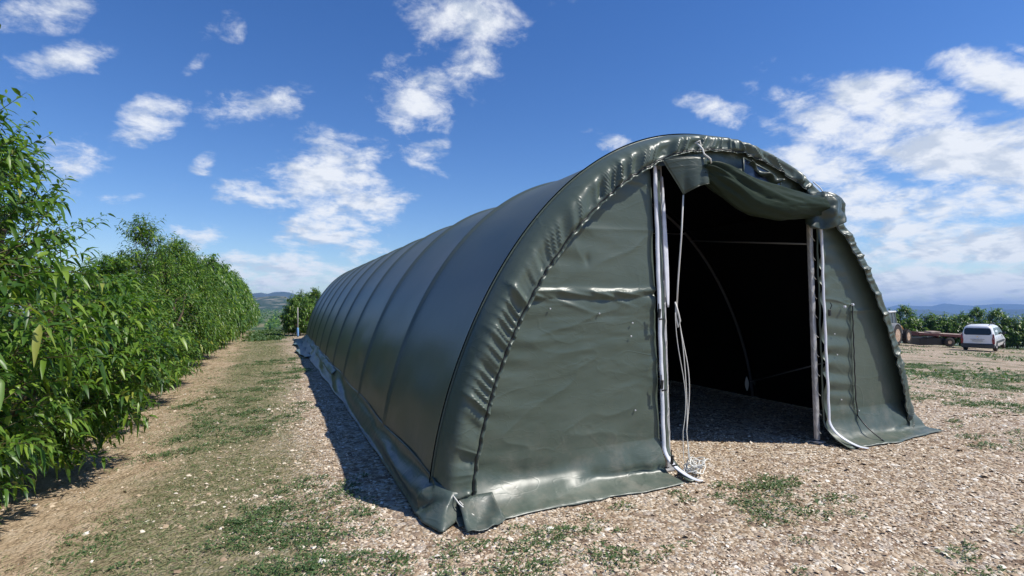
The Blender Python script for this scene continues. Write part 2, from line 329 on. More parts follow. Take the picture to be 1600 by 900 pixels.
def build_ground_mat(m):
    T = m.node_tree; b = T.nodes['Principled BSDF']
    g = nd(m, 'ShaderNodeNewGeometry'); Pn = g.outputs['Position']; s3 = nd(m, 'ShaderNodeSeparateXYZ'); T.links.new(Pn, s3.inputs[0])
    def mt(op, a, c=None, cl=False):
        n = nd(m, 'ShaderNodeMath', operation=op); n.use_clamp = cl
        for i, v in enumerate((a, c)):
            if v is None: continue
            if isinstance(v, (int, float)): n.inputs[i].default_value = v
            else: T.links.new(v, n.inputs[i])
        return n.outputs[0]
    def nz_(sc, de=5, ro=.6, off=(0, 0, 0), st=(1, 1, 1)):
        mp = nd(m, 'ShaderNodeMapping'); T.links.new(Pn, mp.inputs[0]); mp.inputs['Location'].default_value = off; mp.inputs['Scale'].default_value = st
        n = nd(m, 'ShaderNodeTexNoise'); n.inputs['Scale'].default_value = sc; n.inputs['Detail'].default_value = de; n.inputs['Roughness'].default_value = ro; T.links.new(mp.outputs[0], n.inputs[0]); return n.outputs[0]
    def ss(v, lo, hi):
        n = nd(m, 'ShaderNodeMapRange', interpolation_type='SMOOTHSTEP'); T.links.new(v, n.inputs[0]); n.inputs[1].default_value = lo; n.inputs[2].default_value = hi; return n.outputs[0]
    def mx(f, a, c):
        n = nd(m, 'ShaderNodeMix', data_type='RGBA'); T.links.new(f, n.inputs[0])
        for i, v in ((6, a), (7, c)):
            if isinstance(v, tuple): n.inputs[i].default_value = (*v, 1)
            else: T.links.new(v, n.inputs[i])
        return n.outputs[2]
    def ramp(v, els):
        r = nd(m, 'ShaderNodeValToRGB'); T.links.new(v, r.inputs[0])
        while len(r.color_ramp.elements) < len(els): r.color_ramp.elements.new(.5)
        for e, (p_, c) in zip(r.color_ramp.elements, els): e.position = p_; e.color = (*c, 1)
        return r.outputs[0]
    def vor(sc):
        n = nd(m, 'ShaderNodeTexVoronoi'); n.inputs['Scale'].default_value = sc; T.links.new(Pn, n.inputs['Vector']); return n
    v1 = vor(38); v2 = vor(17)
    sc1 = nd(m, 'ShaderNodeSeparateColor'); T.links.new(v1.outputs['Color'], sc1.inputs[0])
    sc2 = nd(m, 'ShaderNodeSeparateColor'); T.links.new(v2.outputs['Color'], sc2.inputs[0])
    grav = ramp(sc1.outputs[0], [(0, (.19, .13, .08)), (.3, (.37, .27, .175)), (.62, (.53, .42, .295)), (.85, (.65, .55, .42)), (1, (.75, .69, .58))])
    grav2 = ramp(sc2.outputs[0], [(0, (.20, .135, .09)), (.5, (.36, .275, .20)), (1, (.52, .45, .37))])
    grav = mx(ss(sc2.outputs[1], .62, .66), grav, grav2)
    n1 = nz_(1.1, 6); n2 = nz_(9, 6, .65); n3 = nz_(.35, 4, .6, (7, 3, 0)); n4 = nz_(45, 4, .7)
    soil = ramp(n2, [(.3, (.24, .15, .09)), (.6, (.40, .27, .17)), (.75, (.48, .36, .25))])
    dirt = ramp(nz_(6, 7, .7, (3, 1, 0), (1, .5, 1)), [(.3, (.24, .165, .10)), (.5, (.43, .325, .21)), (.68, (.56, .455, .33))])
    col = mx(mt('MULTIPLY', ss(n1, .52, .68), .55), grav, soil)
    # dirt strip below the orchard row and green-brown sward of the lane
    rut = mt('ADD', mt('MULTIPLY', s3.outputs[0], .42), mt('ADD', s3.outputs[1], mt('MULTIPLY', nz_(.25, 3, .5, (2, 2, 0)), 1.6)))
    rutd = mt('MINIMUM', mt('ABSOLUTE', mt('ADD', rut, 1.15)), mt('ABSOLUTE', mt('ADD', rut, 2.75)))
    col = mx(mt('MULTIPLY', mt('SUBTRACT', 1.0, ss(rutd, .05, .32)), mt('MULTIPLY', ss(nz_(2.2, 4), .4, .6), .7)), col, soil)
    wob = mt('MULTIPLY', mt('SUBTRACT', nz_(.8, 5), .5), 1.6)
    X = mt('ADD', s3.outputs[0], wob)
    lane = mt('SUBTRACT', 1.0, ss(X, -1.35, -.55))
    dirtm = mt('SUBTRACT', 1.0, ss(X, -2.55, -2.05))
    sward = ramp(mt('ADD', mt('MULTIPLY', n2, .55), mt('MULTIPLY', n4, .45)), [(.38, (.07, .10, .035)), (.48, (.16, .16, .07)), (.56, (.31, .26, .16)), (.66, (.44, .36, .26))])
    col = mx(mt('MULTIPLY', lane, .85), col, sward)
    col = mx(dirtm, col, dirt)
    # sparse weeds across the yard
    wd = mt('MULTIPLY', ss(n1, .56, .66), ss(n2, .48, .6))
    farw = mt('MULTIPLY', mt('MULTIPLY', ss(s3.outputs[0], 7, 16), ss(nz_(.55, 5, .65, (1, 9, 0)), .5, .62)), .75)
    col = mx(mt('MAXIMUM', mt('MULTIPLY', wd, .25), farw), col, (.10, .12, .055))
    # orchard and fields beyond the yard
    dist = mt('MAXIMUM', mt('MAXIMUM', ss(s3.outputs[0], 56, 64), ss(s3.outputs[1], 40, 60)), mt('SUBTRACT', 1.0, ss(s3.outputs[0], -30, -12)))
    field = ramp(nz_(.02, 6, .6), [(.35, (.05, .085, .03)), (.5, (.10, .13, .05)), (.62, (.24, .21, .12)), (.75, (.08, .11, .04))])
    col = mx(dist, col, field)
    T.links.new(col, b.inputs['Base Color'])
    h = mt('ADD', mt('MULTIPLY', mt('SUBTRACT', 1.0, v1.outputs['Distance']), .8), mt('ADD', mt('MULTIPLY', n4, .6), mt('MULTIPLY', mt('SUBTRACT', 1.0, v2.outputs['Distance']), .8)))
    bp = nd(m, 'ShaderNodeBump'); bp.inputs['Strength'].default_value = 1.0; bp.inputs['Distance'].default_value = .022; T.links.new(h, bp.inputs['Height']); T.links.new(bp.outputs[0], b.inputs['Normal'])
build_ground_mat(M_ground)
tag(grid('ground', np.stack([GX, GY, gz(GX, GY)], -1), M_ground), kind='structure')
GLOW = float(gz(GX, GY).min())

# ------------------------------------------------------------------ hills and mountains
def ridge(name, pts_px, dist, depth, base_z, mat, seed, rough_amp, n=220, m=26, extra=0.25):
    """a terrain ridge whose crest is seen at the given directions at the given distance"""
    xs = np.array([p[0] for p in pts_px], float); ys = np.array([p[1] for p in pts_px], float)
    px = np.linspace(xs[0], xs[-1], n); py = np.interp(px, xs, ys)
    A = np.zeros((n, m, 3))
    for i in range(n):
        d = ray(px[i], py[i]); h = math.hypot(d[0], d[1]); u = np.array([d[0], d[1]])/h
        crest = CAM[2]+dist*d[2]/h
        for j in range(m):
            t = j/(m-1); q = (t-.45)/.45 if t < .45 else (t-.45)/.55
            k = (1-abs(q))**.85 if q <= 0 else (1-q)
            R = dist+(t-.45)*depth
            x, y = CAM[:2]+u*R
            z = base_z+(crest-base_z)*k
            nn = (fbm(x/(depth*.12), y/(depth*.12), seed, 5)-.5)*rough_amp*(crest-base_z)
            A[i, j] = (x, y, z+nn*min(1, 4*k)*(.3+.7*(1-k)))
    return tag(grid(name, A, mat), kind='structure')
M_hill = mottle(newmat('scrub_hill', rough=.95, spec=.1), (.035, .06, .028), (.30, .26, .19), .03, 12, lo=.5, hi=.72)
M_hill2 = mottle(newmat('wooded_hill', rough=.95, spec=.1), (.022, .040, .02), (.06, .07, .04), .006, 8)
M_far = mottle(newmat('far_mountain', rough=.95, spec=.1), (.04, .055, .035), (.07, .08, .055), .002, 6)
ridge('rocky_hill', [(300, 470), (370, 466), (400, 464), (430, 462), (447, 463), (462, 474), (490, 476), (520, 470), (640, 480)], 1500, 700, -16, M_hill, 3, .3)
ridge('wooded_hills', [(180, 476), (300, 466), (370, 462), (398, 458), (409, 457), (418, 459), (428, 456), (444, 455.5), (456, 457.5), (466, 461), (480, 463), (488, 460.5), (500, 463), (520, 470), (600, 474), (760, 480)], 3600, 1400, -16, M_hill2, 8, .15)
ridge('low_blue_hills', [(1330, 488), (1390, 486), (1425, 482.5), (1450, 482.5), (1475, 486), (1495, 489), (1530, 487), (1560, 483), (1600, 482), (1700, 480), (1900, 470)], 5200, 1700, -400, M_far, 4, .1)
ridge('blue_mountains', [(1200, 476), (1330, 480), (1385, 480), (1405, 475.5), (1430, 477.5), (1455, 478), (1475, 473.5), (1500, 476), (1520, 477), (1560, 474), (1600, 475), (1750, 468), (1900, 462)], 8500, 2600, -410, M_far, 6, .1)

def ip(x_, xs__, ys__): return float(np.interp(x_, xs__, ys__))
# ------------------------------------------------------------------ the storage tunnel
AX, HH, E1, E2 = 2.8947, 3.2551, 2.127, 1.5976
BAY = 2.2164; NB = 10; LEN = BAY*NB
def prof(th, a=0.0):
    """arch outline grown by a; th 0..pi from the left foot"""
    c = -np.cos(th); s = np.sin(th)
    x = (AX+a)*np.sign(c)*np.abs(c)**(2/E1); z = (HH+a)*np.abs(s)**(2/E2)
    return AX+x, z
def arcs(n, a=0.0, z0=0.0):
    th = np.linspace(0, PI, 4001); x, z = prof(th, a); k = (z >= z0-1e-9); x, z = x[k], z[k]
    l = np.concatenate([[0], np.cumsum(np.hypot(np.diff(x), np.diff(z)))]); q = np.linspace(0, l[-1], n)
    return np.interp(q, l, x), np.interp(q, l, z), q
def arcnormal(x, z):
    tx = np.gradient(x); tz = np.gradient(z); l = np.hypot(tx, tz); return -tz/l, tx/l
def profz(x, a=0.0):
    t = np.clip(np.abs(np.asarray(x)-AX)/(AX+a), 0, 1); return (HH+a)*(1-t**E1)**(1/E2)
def profx(z, side, a=0.0):
    t = np.clip(np.asarray(z)/(HH+a), 0, 1); return AX+side*(AX+a)*(1-t**E2)**(1/E1)

T0 = empty('storage_tunnel', (0, 0, 0))
tag(T0, 'long dark green tarpaulin storage tunnel with open rolled up front door', 'storage tunnel')
# roof skin
x, z, q = arcs(150, 0, .0); nx, nzv = arcnormal(x, z)
fr = [0, .012, .028, .05, .09, .16, .26, .38, .5, .62, .74, .84, .91, .95, .972, .988]
Y0 = .13; ys = []; kk = []
for b in range(NB):
    for f in fr: ys.append(Y0+(b+f)*BAY); kk.append((b, f))
ys.append(Y0+LEN); kk.append((NB, 0))
A = np.zeros((len(ys), len(x), 3))
uu = np.linspace(0, 1, len(x))
for i, (y, (b, f)) in enumerate(zip(ys, kk)):
    sag = -(.028+.010*math.sin(b*2.3))*math.sin(PI*f)**.8*(.55+.45*np.sin(PI*uu))*smooth01((z-.22)/.55) if 0 < f < 1 else 0*uu
    e = min(f, 1-f)*BAY
    ridge_ = .026*math.exp(-(e/.032)**2)
    side = (f*BAY)
    fold = .008*(fbm(q*1.2+b*7, y*.7, 11, 3)-.5)
    wr = np.exp(-((q-.75)/.6)**2)*.016*np.sin(9*q+7*y+3*np.sin(3*y))*math.sin(PI*f) if b < 3 else 0
    dd = sag+ridge_+fold*math.sin(PI*f)*2+wr
    A[i, :, 0] = x+nx*dd; A[i, :, 1] = y; A[i, :, 2] = z+nzv*dd
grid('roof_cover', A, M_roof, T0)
# ruffled front border gathered by a cord
n = 2200
x, z, q = arcs(n, 0, .02); nx, nzv = arcnormal(x, z); S_ = q[-1]
sgn = (q/S_)
hw = .30-.12*smooth01((sgn-.30)/.25)                     # wider on the left half
tt = np.array([0, .06, .13, .2, .28, .36, .44, .52, .6, .68, .76, .83, .88, .92, .95, .975, 1])
Bd = np.zeros((len(tt), n, 3))
def folds(s, seed, f): 
    v = vn(s*f, 0, seed); w = vn(s*f*2.3, .5, seed+3); return (1-np.abs(2*v-1))**2.2*.75+.25*w
for j, t in enumerate(tt):
    sh = q+.34*(t-.9)*(vn(q*1.1, 0, 2)-.5)*2
    F1 = folds(sh, 21, 5.2); F2 = folds(sh+.02*t, 33, 13.0); F3 = vn(q*17, 0, 5)
    am = smooth01((t-.16)/.5)
    y = .13-.20*smooth01(t/.45)-.02*t
    dr = .014*math.sin(PI*min(t/.5, 1))-hw*max(0, (t-.10)/.90)
    out_ = am*(.062*(F1-.45)*(.5+.9*vn(q*.9, 0, 44))+.042*(F2-.5)*smooth01((t-.2)/.4)*(1+.6*np.exp(-((sgn-.55)/.2)**2)))
    if t > .85: out_ = out_*.35+.016*(F3-.4)*(1-abs(t-.97)*8 if t > .9 else .6)
    gather = .018*math.exp(-((t-.92)/.035)**2)
    dr = dr+am*.012*(F1-.5)*(1-t)*2+(t > .9)*.018*(F3-.5)
    Bd[j, :, 0] = x+nx*dr; Bd[j, :, 2] = np.maximum(z+nzv*dr, .02); Bd[j, :, 1] = y-out_+gather
solid(grid('ruffled_border', Bd, M_front, T0), .002)
cj = 13; mb = MB(); mb.tube([tuple(p+np.array([0, -.012, 0])) for p in Bd[cj, ::5]], .0065, 5)
mb.build('gather_cord', M_blackp, T0, smooth=True)
# seam strip between border and roof
mb = MB(); xs_, zs_, _ = arcs(160, .006, .05); mb.tube([(a, .135, b) for a, b in zip(xs_, zs_)], .011, 6); mb.build('edge_seam', M_front, T0, smooth=True)

# front wall panels
PY = .02
def front_panel(xa, xb, nx_, folds_fn, flip=False):
    X = np.linspace(xa, xb, nx_); top = profz(X, -.05)
    skirt = [(-.34, .006), (-.30, .016), (-.25, .022), (-.19, .028), (-.14, .045), (-.10, .075), (-.075, .11), (-.05, .15), (-.03, .20), (-.012, .26), (0, .33)]
    vv = np.linspace(0, 1, 240)[1:]
    A = np.zeros((len(skirt)+len(vv), nx_, 3))
    for j, (dy, zz) in enumerate(skirt):
        w = .8+.35*fbm(X*2.2, 0, 31, 3)+.25*np.sin(X*5+1.3)*.15
        wob = .012*(fbm(X*7, j*.5, 37, 3)-.5)*2
        c = (j/(len(skirt)-1))
        cr = (.03*np.sin(2.2*X+c*7)+.11*(np.abs(2*fbm(X*1.1+.3, c*2.6, 35, 3)-1))-.03)*math.sin(PI*c)
        A[j, :, 0] = X; A[j, :, 1] = PY+dy*w+cr+wob*math.sin(PI*c)*1.6; A[j, :, 2] = np.maximum(zz+wob*(1 if j > 0 else 0)*1.2, .004+.006*(vn(X*9, 0, 4)) if j == 0 else .012)
    for j, v in enumerate(vv):
        Z = .33+(np.maximum(top, .36)-.33)*v
        A[len(skirt)+j, :, 0] = X; A[len(skirt)+j, :, 2] = Z; A[len(skirt)+j, :, 1] = PY
    A[:, :, 1] -= folds_fn(A[:, :, 0], A[:, :, 2])*smooth01(A[:, :, 2]/.4)
    return A
def fold_left(X, Z):
    u = (X-.9)/1.3
    weld = 1.74+.02*np.sin(X*2)
    d = weld-Z
    r = .010*np.exp(-np.abs(d-.0)/.02)                                 # weld ridge
    tens = .060*np.where(d > 0, np.exp(-d/.10)*np.minimum(d/.02, 1), 0)*(np.abs(np.sin(20*d+3.2*X+1.5*np.sin(2.3*X)))**.8-.5)*(.3+1.3*vn(X*3, 0, 6))
    for xk, ln_, sl_, am_ in ((.62, .45, .20, .030), (.80, .40, .30, .024), (1.12, .50, .14, .022), (1.45, .42, .20, .020), (1.70, .42, .13, .024), (.95, .75, .34, .012), (1.55, .5, .36, .010)):
        u_ = (X-xk)/ln_; zc2 = weld-.015-sl_*ln_*np.clip(u_, 0, 1)**.8
        tens = tens+am_*np.exp(-(np.abs(Z-zc2)/.020)**1.3)*smooth01(u_*5)*smooth01((1-u_)*1.6)
    weld2 = .006*np.exp(-np.abs(Z-2.28)/.02)
    w = .016*(fbm(X*1.2+Z*.7, Z*1.8, 41, 3)-.5)+.007*(1-np.abs(2*fbm(X*1.6-Z*.8, Z*3.1, 43, 2)-1))**6
    fine = .026*(fbm(X*2.2-Z*1.2, Z*7, 47, 3)-.5)*np.exp(-np.abs(Z-1.35)/.55)*np.where(Z < 1.7, 1, .35)
    left = .014*np.exp(-np.maximum(X-profx(Z, -1, -.25), 0)/.25)*np.sin(30*Z+6*X)*vn(Z*4, 0, 3)
    edge = .010*np.exp(-(2.17-X)/.14)*np.sin(9*Z+8*X)*vn(Z*3, 0, 7)
    dent = -.012*np.exp(-(((X-1.45)/.03)**2+((Z-2.0)/.05)**2))
    dent2 = .010*np.exp(-(((X-1.5)/.05)**2+((Z-1.68)/.04)**2))
    return r+tens+weld2+w+fine+left+edge+dent+dent2
LP = front_panel(.10, 2.17, 260, fold_left)
# the door-side corner of the skirt is pulled out to the right and curls up
solid(grid('front_panel', LP, M_front, T0), .002)
def fold_right(X, Z):
    s = smooth01((4.86-X)/.08)*smooth01((X-4.40)/.04)
    pk = .013*s*(np.abs(np.sin(19*Z+2.2*X+1.4*np.sin(3.1*Z)))**1.5-.3)*np.where(Z < 1.55, 1, .25)*(.5+vn(Z*5, X*2, 8))
    seam = .018*np.exp(-np.abs(X-(4.83+.05*smooth01((.5-Z)/.5)))/.010)*(Z < 1.5)
    w = .014*(fbm(X*1.6, Z*2.2, 51, 4)-.5)+.012*np.exp(-np.abs(Z-1.52-.05*np.sin(X*6))/.03)*s
    weld = .010*np.exp(-np.abs(Z-1.42)/.014)*(1-s)
    e = .014*np.exp(-(X-4.42)/.06)*np.sin(24*Z+2*np.sin(7*Z))
    return pk+seam+w+weld+e
RP = front_panel(4.385, 5.80, 150, fold_right)
RP[:11, -12:, 0] += np.linspace(0, .13, 12)[None, :]*np.linspace(1, 0, 11)[:, None]
solid(grid('front_panel', RP, M_front, T0), .002)
# dark lacing cord down the right panel
mb = MB(); mb.tube([(4.83+.05*float(smooth01((.5-zz)/.5))+.004*math.sin(40*zz), PY-.035-(.30*max(0, (.26-zz)/.26)**1.5), zz) for zz in np.linspace(1.48, .02, 60)], .007, 5)
mb.build('seam_cord', M_blackp, T0, smooth=True)
mb = MB()
for bx, bz in ((4.70, 1.475), (4.83, 1.495)): mb = MB(); mb.lathe([(.001, -.055), (.014, -.05), (.014, -.03), (.005, -.02)], (bx, PY, bz), n=10); mb.build('white_button', M_white, T0)
mb = MB()
for bx, bz in ((4.55, 1.18), (4.58, .95), (4.62, .45), (4.9, .3), (1.06, 1.58), (1.55, 1.52), (1.9, 1.42), (1.88, 1.3), (1.9, .62)):
    mb = MB(); mb.lathe([(.001, -.022), (.008, -.02), (.008, -.012)], (bx, PY-.004, bz), n=8); mb.build('eyelet', M_steel, T0)
# white zip tapes, green flanges and posts either side of the opening
def strip(name, cx, w, z0, z1, yy, mat, curl, wob=.004, seed=0):
    zz = np.concatenate([np.linspace(0, .3, 14)[:-1], np.linspace(.3, z1, 60)]); A = np.zeros((len(zz), 5, 3))
    for i, h in enumerate(zz):
        k = max(0, (.26-h)/.26)
        xx = cx(h)+curl*k**2+wob*math.sin(9*h+seed)+wob*math.sin(23*h)
        ym = yy-.33*k**1.6
        for j in range(5):
            o = (j/4-.5)*w; A[i, j] = (xx+o*(1+.2*k), ym-.010*math.cos(PI*(j/4-.5)), max(h*(1-.55*k)+z0, .014))
    return solid(grid(name, A, mat, T0), .004)
strip('zip_tape', lambda h: 2.190, .042, 0, 2.90, -.02, M_white, .14, .0015)
strip('zip_tape', lambda h: 4.374+.018*smooth01((1.9-h)/1.9), .040, 0, 2.42, -.02, M_white, .12, .0025, 2)
strip('door_flange', lambda h: 2.246, .060, 0, 2.86, .02, M_front, .02)
strip('door_flange', lambda h: 4.352, .020, 0, 2.40, .02, M_front, .02)
for px, hh in ((2.310, 2.94), (4.326, 2.72)):
    mb = MB(); mb.box((px, .085, hh/2+.01), (.050, .050, hh-.02), bev=.012); mb.box((px, .085, .008), (.12, .12, .012)); mb.build('door_post', M_steel, T0)
# added white strip, paints sunlight on the upper part of the left post
A = np.zeros((40, 4, 3))
for i, h in enumerate(np.linspace(1.55, 2.80, 40)):
    w = .015+.040*math.sin(PI*(i/39)**.7)
    for j in range(4): A[i, j] = (2.315+w*(j/3-.5)+.02*(1-i/39), .035, h)
solid(grid('lit_post_strip', A, M_white, T0), .003)
for px, d, z1 in ((2.300, 1, 2.8), (4.330, -1, 2.35)):          # lacing that spirals round each post
    mb = MB(); pts = []
    for h in np.arange(.16, z1, .004):
        ph = h/.212*2*PI; f = (h/.212) % 1
        pts.append((px+.034*math.cos(ph)*d-.004*d, .080+.040*math.sin(ph), h+.06*math.sin(ph)))
    mb.tube(pts[::2], .0030, 4); mb.build('lacing_cord', M_cord, T0, smooth=True)
for zz, cx_ in ((1.50, 2.165), (.84, 2.168), (.16, 2.20)):
    mb = MB(); yy = -.05-.33*max(0, (.26-zz)/.26)**1.6
    mb.box((cx_, yy, zz), (.028, .018, .085), ry=.12, bev=.005); mb.tube([(cx_-.004, yy, zz+.04), (cx_-.010, yy-.006, zz+.09)], .005, 5)
    mb.box((cx_+.02, yy-.006, zz-.055), (.05, .012, .014)); mb.build('buckle', M_blackp, T0)
mb = MB(); mb.box((4.425, -.045, 1.42), (.03, .02, .07), bev=.005); mb.tube([(4.43, -.045, 1.45), (4.45, -.055, 1.5), (4.44, -.045, 1.53)], .005, 5); mb.build('buckle', M_blackp, T0)

# header above the opening
X = np.linspace(2.2, 4.62, 120); zt = profz(X, -.04)
def crease(X): return np.interp(X, [2.2, 2.62, 2.75, 3.1, 3.35, 3.6, 3.9, 4.1, 4.4, 4.65], [2.90, 2.96, 2.90, 2.77, 2.70, 2.68, 2.66, 2.66, 2.62, 2.35])
A = np.zeros((40, 120, 3))
for j, v in enumerate(np.linspace(0, 1, 40)):
    zc_ = crease(X)-.03; Z = zc_+(np.maximum(zt, zc_+.02)-zc_)*v
    d = .055*(fbm(X*3.2+Z*1.5, Z*5.5, 61, 4)-.5)+.03*(1-np.abs(2*fbm(X*2.1-Z, Z*4, 66, 2)-1))
    A[j, :, 0] = X; A[j, :, 2] = Z; A[j, :, 1] = .02-d-.05*(1-v)
o = solid(grid('header_panel', A, M_front, T0), .002)
# vent window with flap in the header
def yh(X_, Z_): return -.075
win = [(3.20, 3.01), (3.52, 2.90), (3.70, 2.80), (3.68, 2.69), (3.50, 2.70), (3.36, 2.76), (3.20, 2.84)]
mb = MB(); mb.prism([(a, b) for a, b in win], -.105, -.085); mb.build('vent_window', M_window, T0)
mb = MB(); mb.tube([(a, -.107, b) for a, b in win+win[:1]], .008, 5); mb.build('window_rim', M_front, T0, smooth=True)
A = np.zeros((14, 24, 3))
for i in range(14):
    for j in range(24):
        u, v = j/23, i/13
        A[i, j] = (3.26+.40*u, -.11-.07*math.sin(PI*v)*(.4+.6*u)-.025*math.sin(11*u+4*v), 2.995-.16*u-.03*math.sin(PI*u)+.02*math.sin(14*u)*v-(.05+.03*u)*v)
solid(grid('window_flap', A, M_flap, T0), .003)

# the rolled door hanging as a swag
def loft(cen, ra, rb, nU, nV, foldf, name, mat, capk=True):
    """cen(u)->(x,y,z); ra: half height, rb: half depth"""
    A = np.zeros((nU, nV, 3))
    for i in range(nU):
        u = i/(nU-1); c = cen(u)
        for j in range(nV):
            a = 2*PI*j/nV; f = foldf(u, a)
            A[i, j] = (c[0]+.02*math.sin(a*2+u*9)*f, c[1]-math.cos(a)*(rb(u)+f), c[2]+math.sin(a)*(ra(u)+f*.6))
    V = A.reshape(-1, 3); F = [tuple(int(k) for k in f) for f in gridF(nU, nV, True)]
    F += [tuple(range(nV))[::-1], tuple(range((nU-1)*nV, nU*nV))]
    return mesh(name, V, F, mat, T0)
def ip_(x_, xs__, ys__): return float(np.interp(x_, xs__, ys__))
def sm(x_, X_, Y_):      # smooth interpolation
    w = [ip(x_+d, X_, Y_) for d in (-.05, -.025, 0, .025, .05)]; return sum(w)/5
def swf(u, a):
    s = math.sin
    v = .040*(float(fbm(u*3.0+a*.75, a*1.7+u*2, 71, 4))-.5)*2
    left = max(0, 1-u/.45)
    v += left*.026*s(a*5+u*13)*(.4+.6*abs(math.cos(a)))+.010*s(a*9-u*17)*left
    v += max(0, (u-.75)/.25)*.022*s(a*6+u*11)
    lip = .035*math.exp(-((a-1.15)/.16)**2)*s(PI*min(1, u*1.1))
    return v+lip
loft(lambda u: (2.62+1.80*u, -.15-.05*math.sin(PI*u), sm(u, [0, .1, .3, .5, .7, .85, 1], [2.86, 2.78, 2.60, 2.535, 2.535, 2.55, 2.54])),
     lambda u: sm(u, [0, .08, .25, .5, .7, .9, 1], [.05, .125, .17, .16, .125, .10, .08]), lambda u: sm(u, [0, .1, .5, .9, 1], [.05, .10, .14, .10, .07]), 90, 64, swf, 'rolled_door', M_flap)
# bunched end that hangs at the right
def bunch():
    A = []; nU, nV = 44, 72
    for i in range(nU):
        u = i/(nU-1); cx_ = 4.22+.05*math.sin(2*u); cz_ = 2.70-.33*u
        rx = sm(u, [0, .08, .25, .6, .9, 1], [.03, .13, .20, .24, .26, .27]); ry_ = sm(u, [0, .1, .3, .7, 1], [.03, .09, .13, .12, .13])
        for j in range(nV):
            a = 2*PI*j/nV; f = (.022*math.sin(a*4+u*2.2)+.006*math.sin(a*9-u*4))*(.35+.8*u)+.05*(float(fbm(a*1.5, u*3, 75, 3))-.5)
            x_ = cx_+math.cos(a)*(rx+f)
            A.append((x_, -.17-math.sin(a)*(ry_+f*1.3), cz_+.05*u*math.cos(a)+.05*u*math.sin(a*2.0+.7)))
    F = [tuple(int(k) for k in f) for f in gridF(nU, nV, True)]+[tuple(range(nV))]
    return solid(mesh('door_bunch', np.array(A), F, M_flap, T0), .004)
bunch()
# stiff corner of the door folded down at the left
A = np.zeros((18, 18, 3)); c00, c10, c01, c11 = [np.array(v) for v in ((2.215, -.10, 2.925), (2.66, -.19, 2.95), (2.41, -.13, 2.60), (2.645, -.21, 2.70))]
for i in range(18):
    for j in range(18):
        u, v = j/17, i/17; p_ = (1-v)*((1-u)*c00+u*c10)+v*((1-u)*c01+u*c11)
        A[i, j] = p_+np.array([0, -.018*math.sin(PI*u)-.022*abs(math.sin(6*u+2.5*v))**.7*v, .012*math.sin(PI*u)*(1-v)+.02*math.sin(PI*u)*v])
solid(grid('door_corner', A, M_flap, T0), .004)
mb = MB(); e = A[:, 0]; mb.tube([tuple(p_) for p_ in e]+[tuple(p_) for p_ in A[-1]], .0045, 5); mb.tube([tuple(p_) for p_ in A[0]], .004, 5); mb.build('corner_hem', M_flap, T0, smooth=True)
mb = MB(); mb.tube([(2.60, -.13, 3.10), (2.63, -.17, 3.04), (2.62, -.2, 2.98), (2.66, -.235, 2.93), (2.70, -.2, 2.9)], .009, 6); mb.tube([(2.585, -.12, 3.1), (2.62, -.15, 3.12), (2.64, -.14, 3.07), (2.61, -.16, 3.03)], .008, 6); mb.build('tie_loop', M_cord, T0, smooth=True)
mb = MB(); mb.tube([(4.20, -.08, 2.83), (4.21, -.16, 2.74), (4.22, -.2, 2.66)], .006, 5); mb.build('tie_loop', M_cord, T0, smooth=True)

# side skirts lying out on the ground; the near left one wraps round the foot of the arch to a folded point
def side_skirt(sx):
    Yl = np.concatenate([np.linspace(LEN+.15, 4, 110)[:-1], np.linspace(4, .05, 90)])
    n = 18; rows = []
    for y in Yl:
        zt_ = .25+.02*math.sin(y*1.9); xt = float(profx(zt_, -1, .006))
        xo = float(np.interp(y, [0, 2.5, 5, 10, 19, 23], [-.13, -.13, -.15, -.24, -.44, -.40]))+.035*(float(fbm(y*.9, 0, 81, 3))-.5)*2
        near = math.exp(-y/2.0)
        row = []
        for j in range(n):
            t = j/(n-1)
            xx = xt+(xo-xt)*t**(1.15-.3*near); zz = zt_*(1-t)**(1.6-.7*near)+.012
            k = math.sin(PI*t)
            xx += k*(.035*math.sin(2.1*y+4*t)*(float(vn(y*.7, 0, 5)))+.05*near*math.sin(2.4*PI*t+.6))
            zz += k*(.020*math.sin(1.7*y+5*t+2*math.sin(.9*y))+.045*(float(fbm(y*1.6, t*3, 83, 3))-.5))
            row.append((xx, y, max(zz, .012+.012*t*float(vn(y*5, 0, 4)))))
        rows.append(row)
    A = np.array(rows)
    if sx > 0: A[:, :, 0] = 2*AX-A[:, :, 0]; return solid(grid('ground_skirt', A, M_skirt, T0), .003)
    A2 = []
    for i in range(1, 22):                    # round the corner: (top point, foot point)
        u = i/21
        tp = np.array([.02+.20*u, .05-.14*math.sin(u*PI/2), .25-.09*u])
        ft = np.array([ip(u, [0, .3, .55, .8, 1], [-.13, -.13, -.045, .12, .215]), ip(u, [0, .3, .55, .8, 1], [.05, -.12, -.37, -.21, -.06]), .012])
        row = []
        for j in range(n):
            t = j/(n-1); p_ = tp+(ft-tp)*t; k = math.sin(PI*t)
            p_[2] = (tp[2]-.012)*(1-t)**1.0+.012+.018*k*math.exp(-((u-.5)/.25)**2)-.02*k
            p_[1] -= .035*k*math.sin(4*u+5*t); p_[0] -= .02*k*math.cos(5*u+4*t)
            row.append((p_[0], p_[1], max(p_[2], .012)))
        A2.append(row)
    return solid(grid('ground_skirt', np.concatenate([A, np.array(A2)])[::-1], M_skirt, T0), .003)
side_skirt(-1); side_skirt(1)
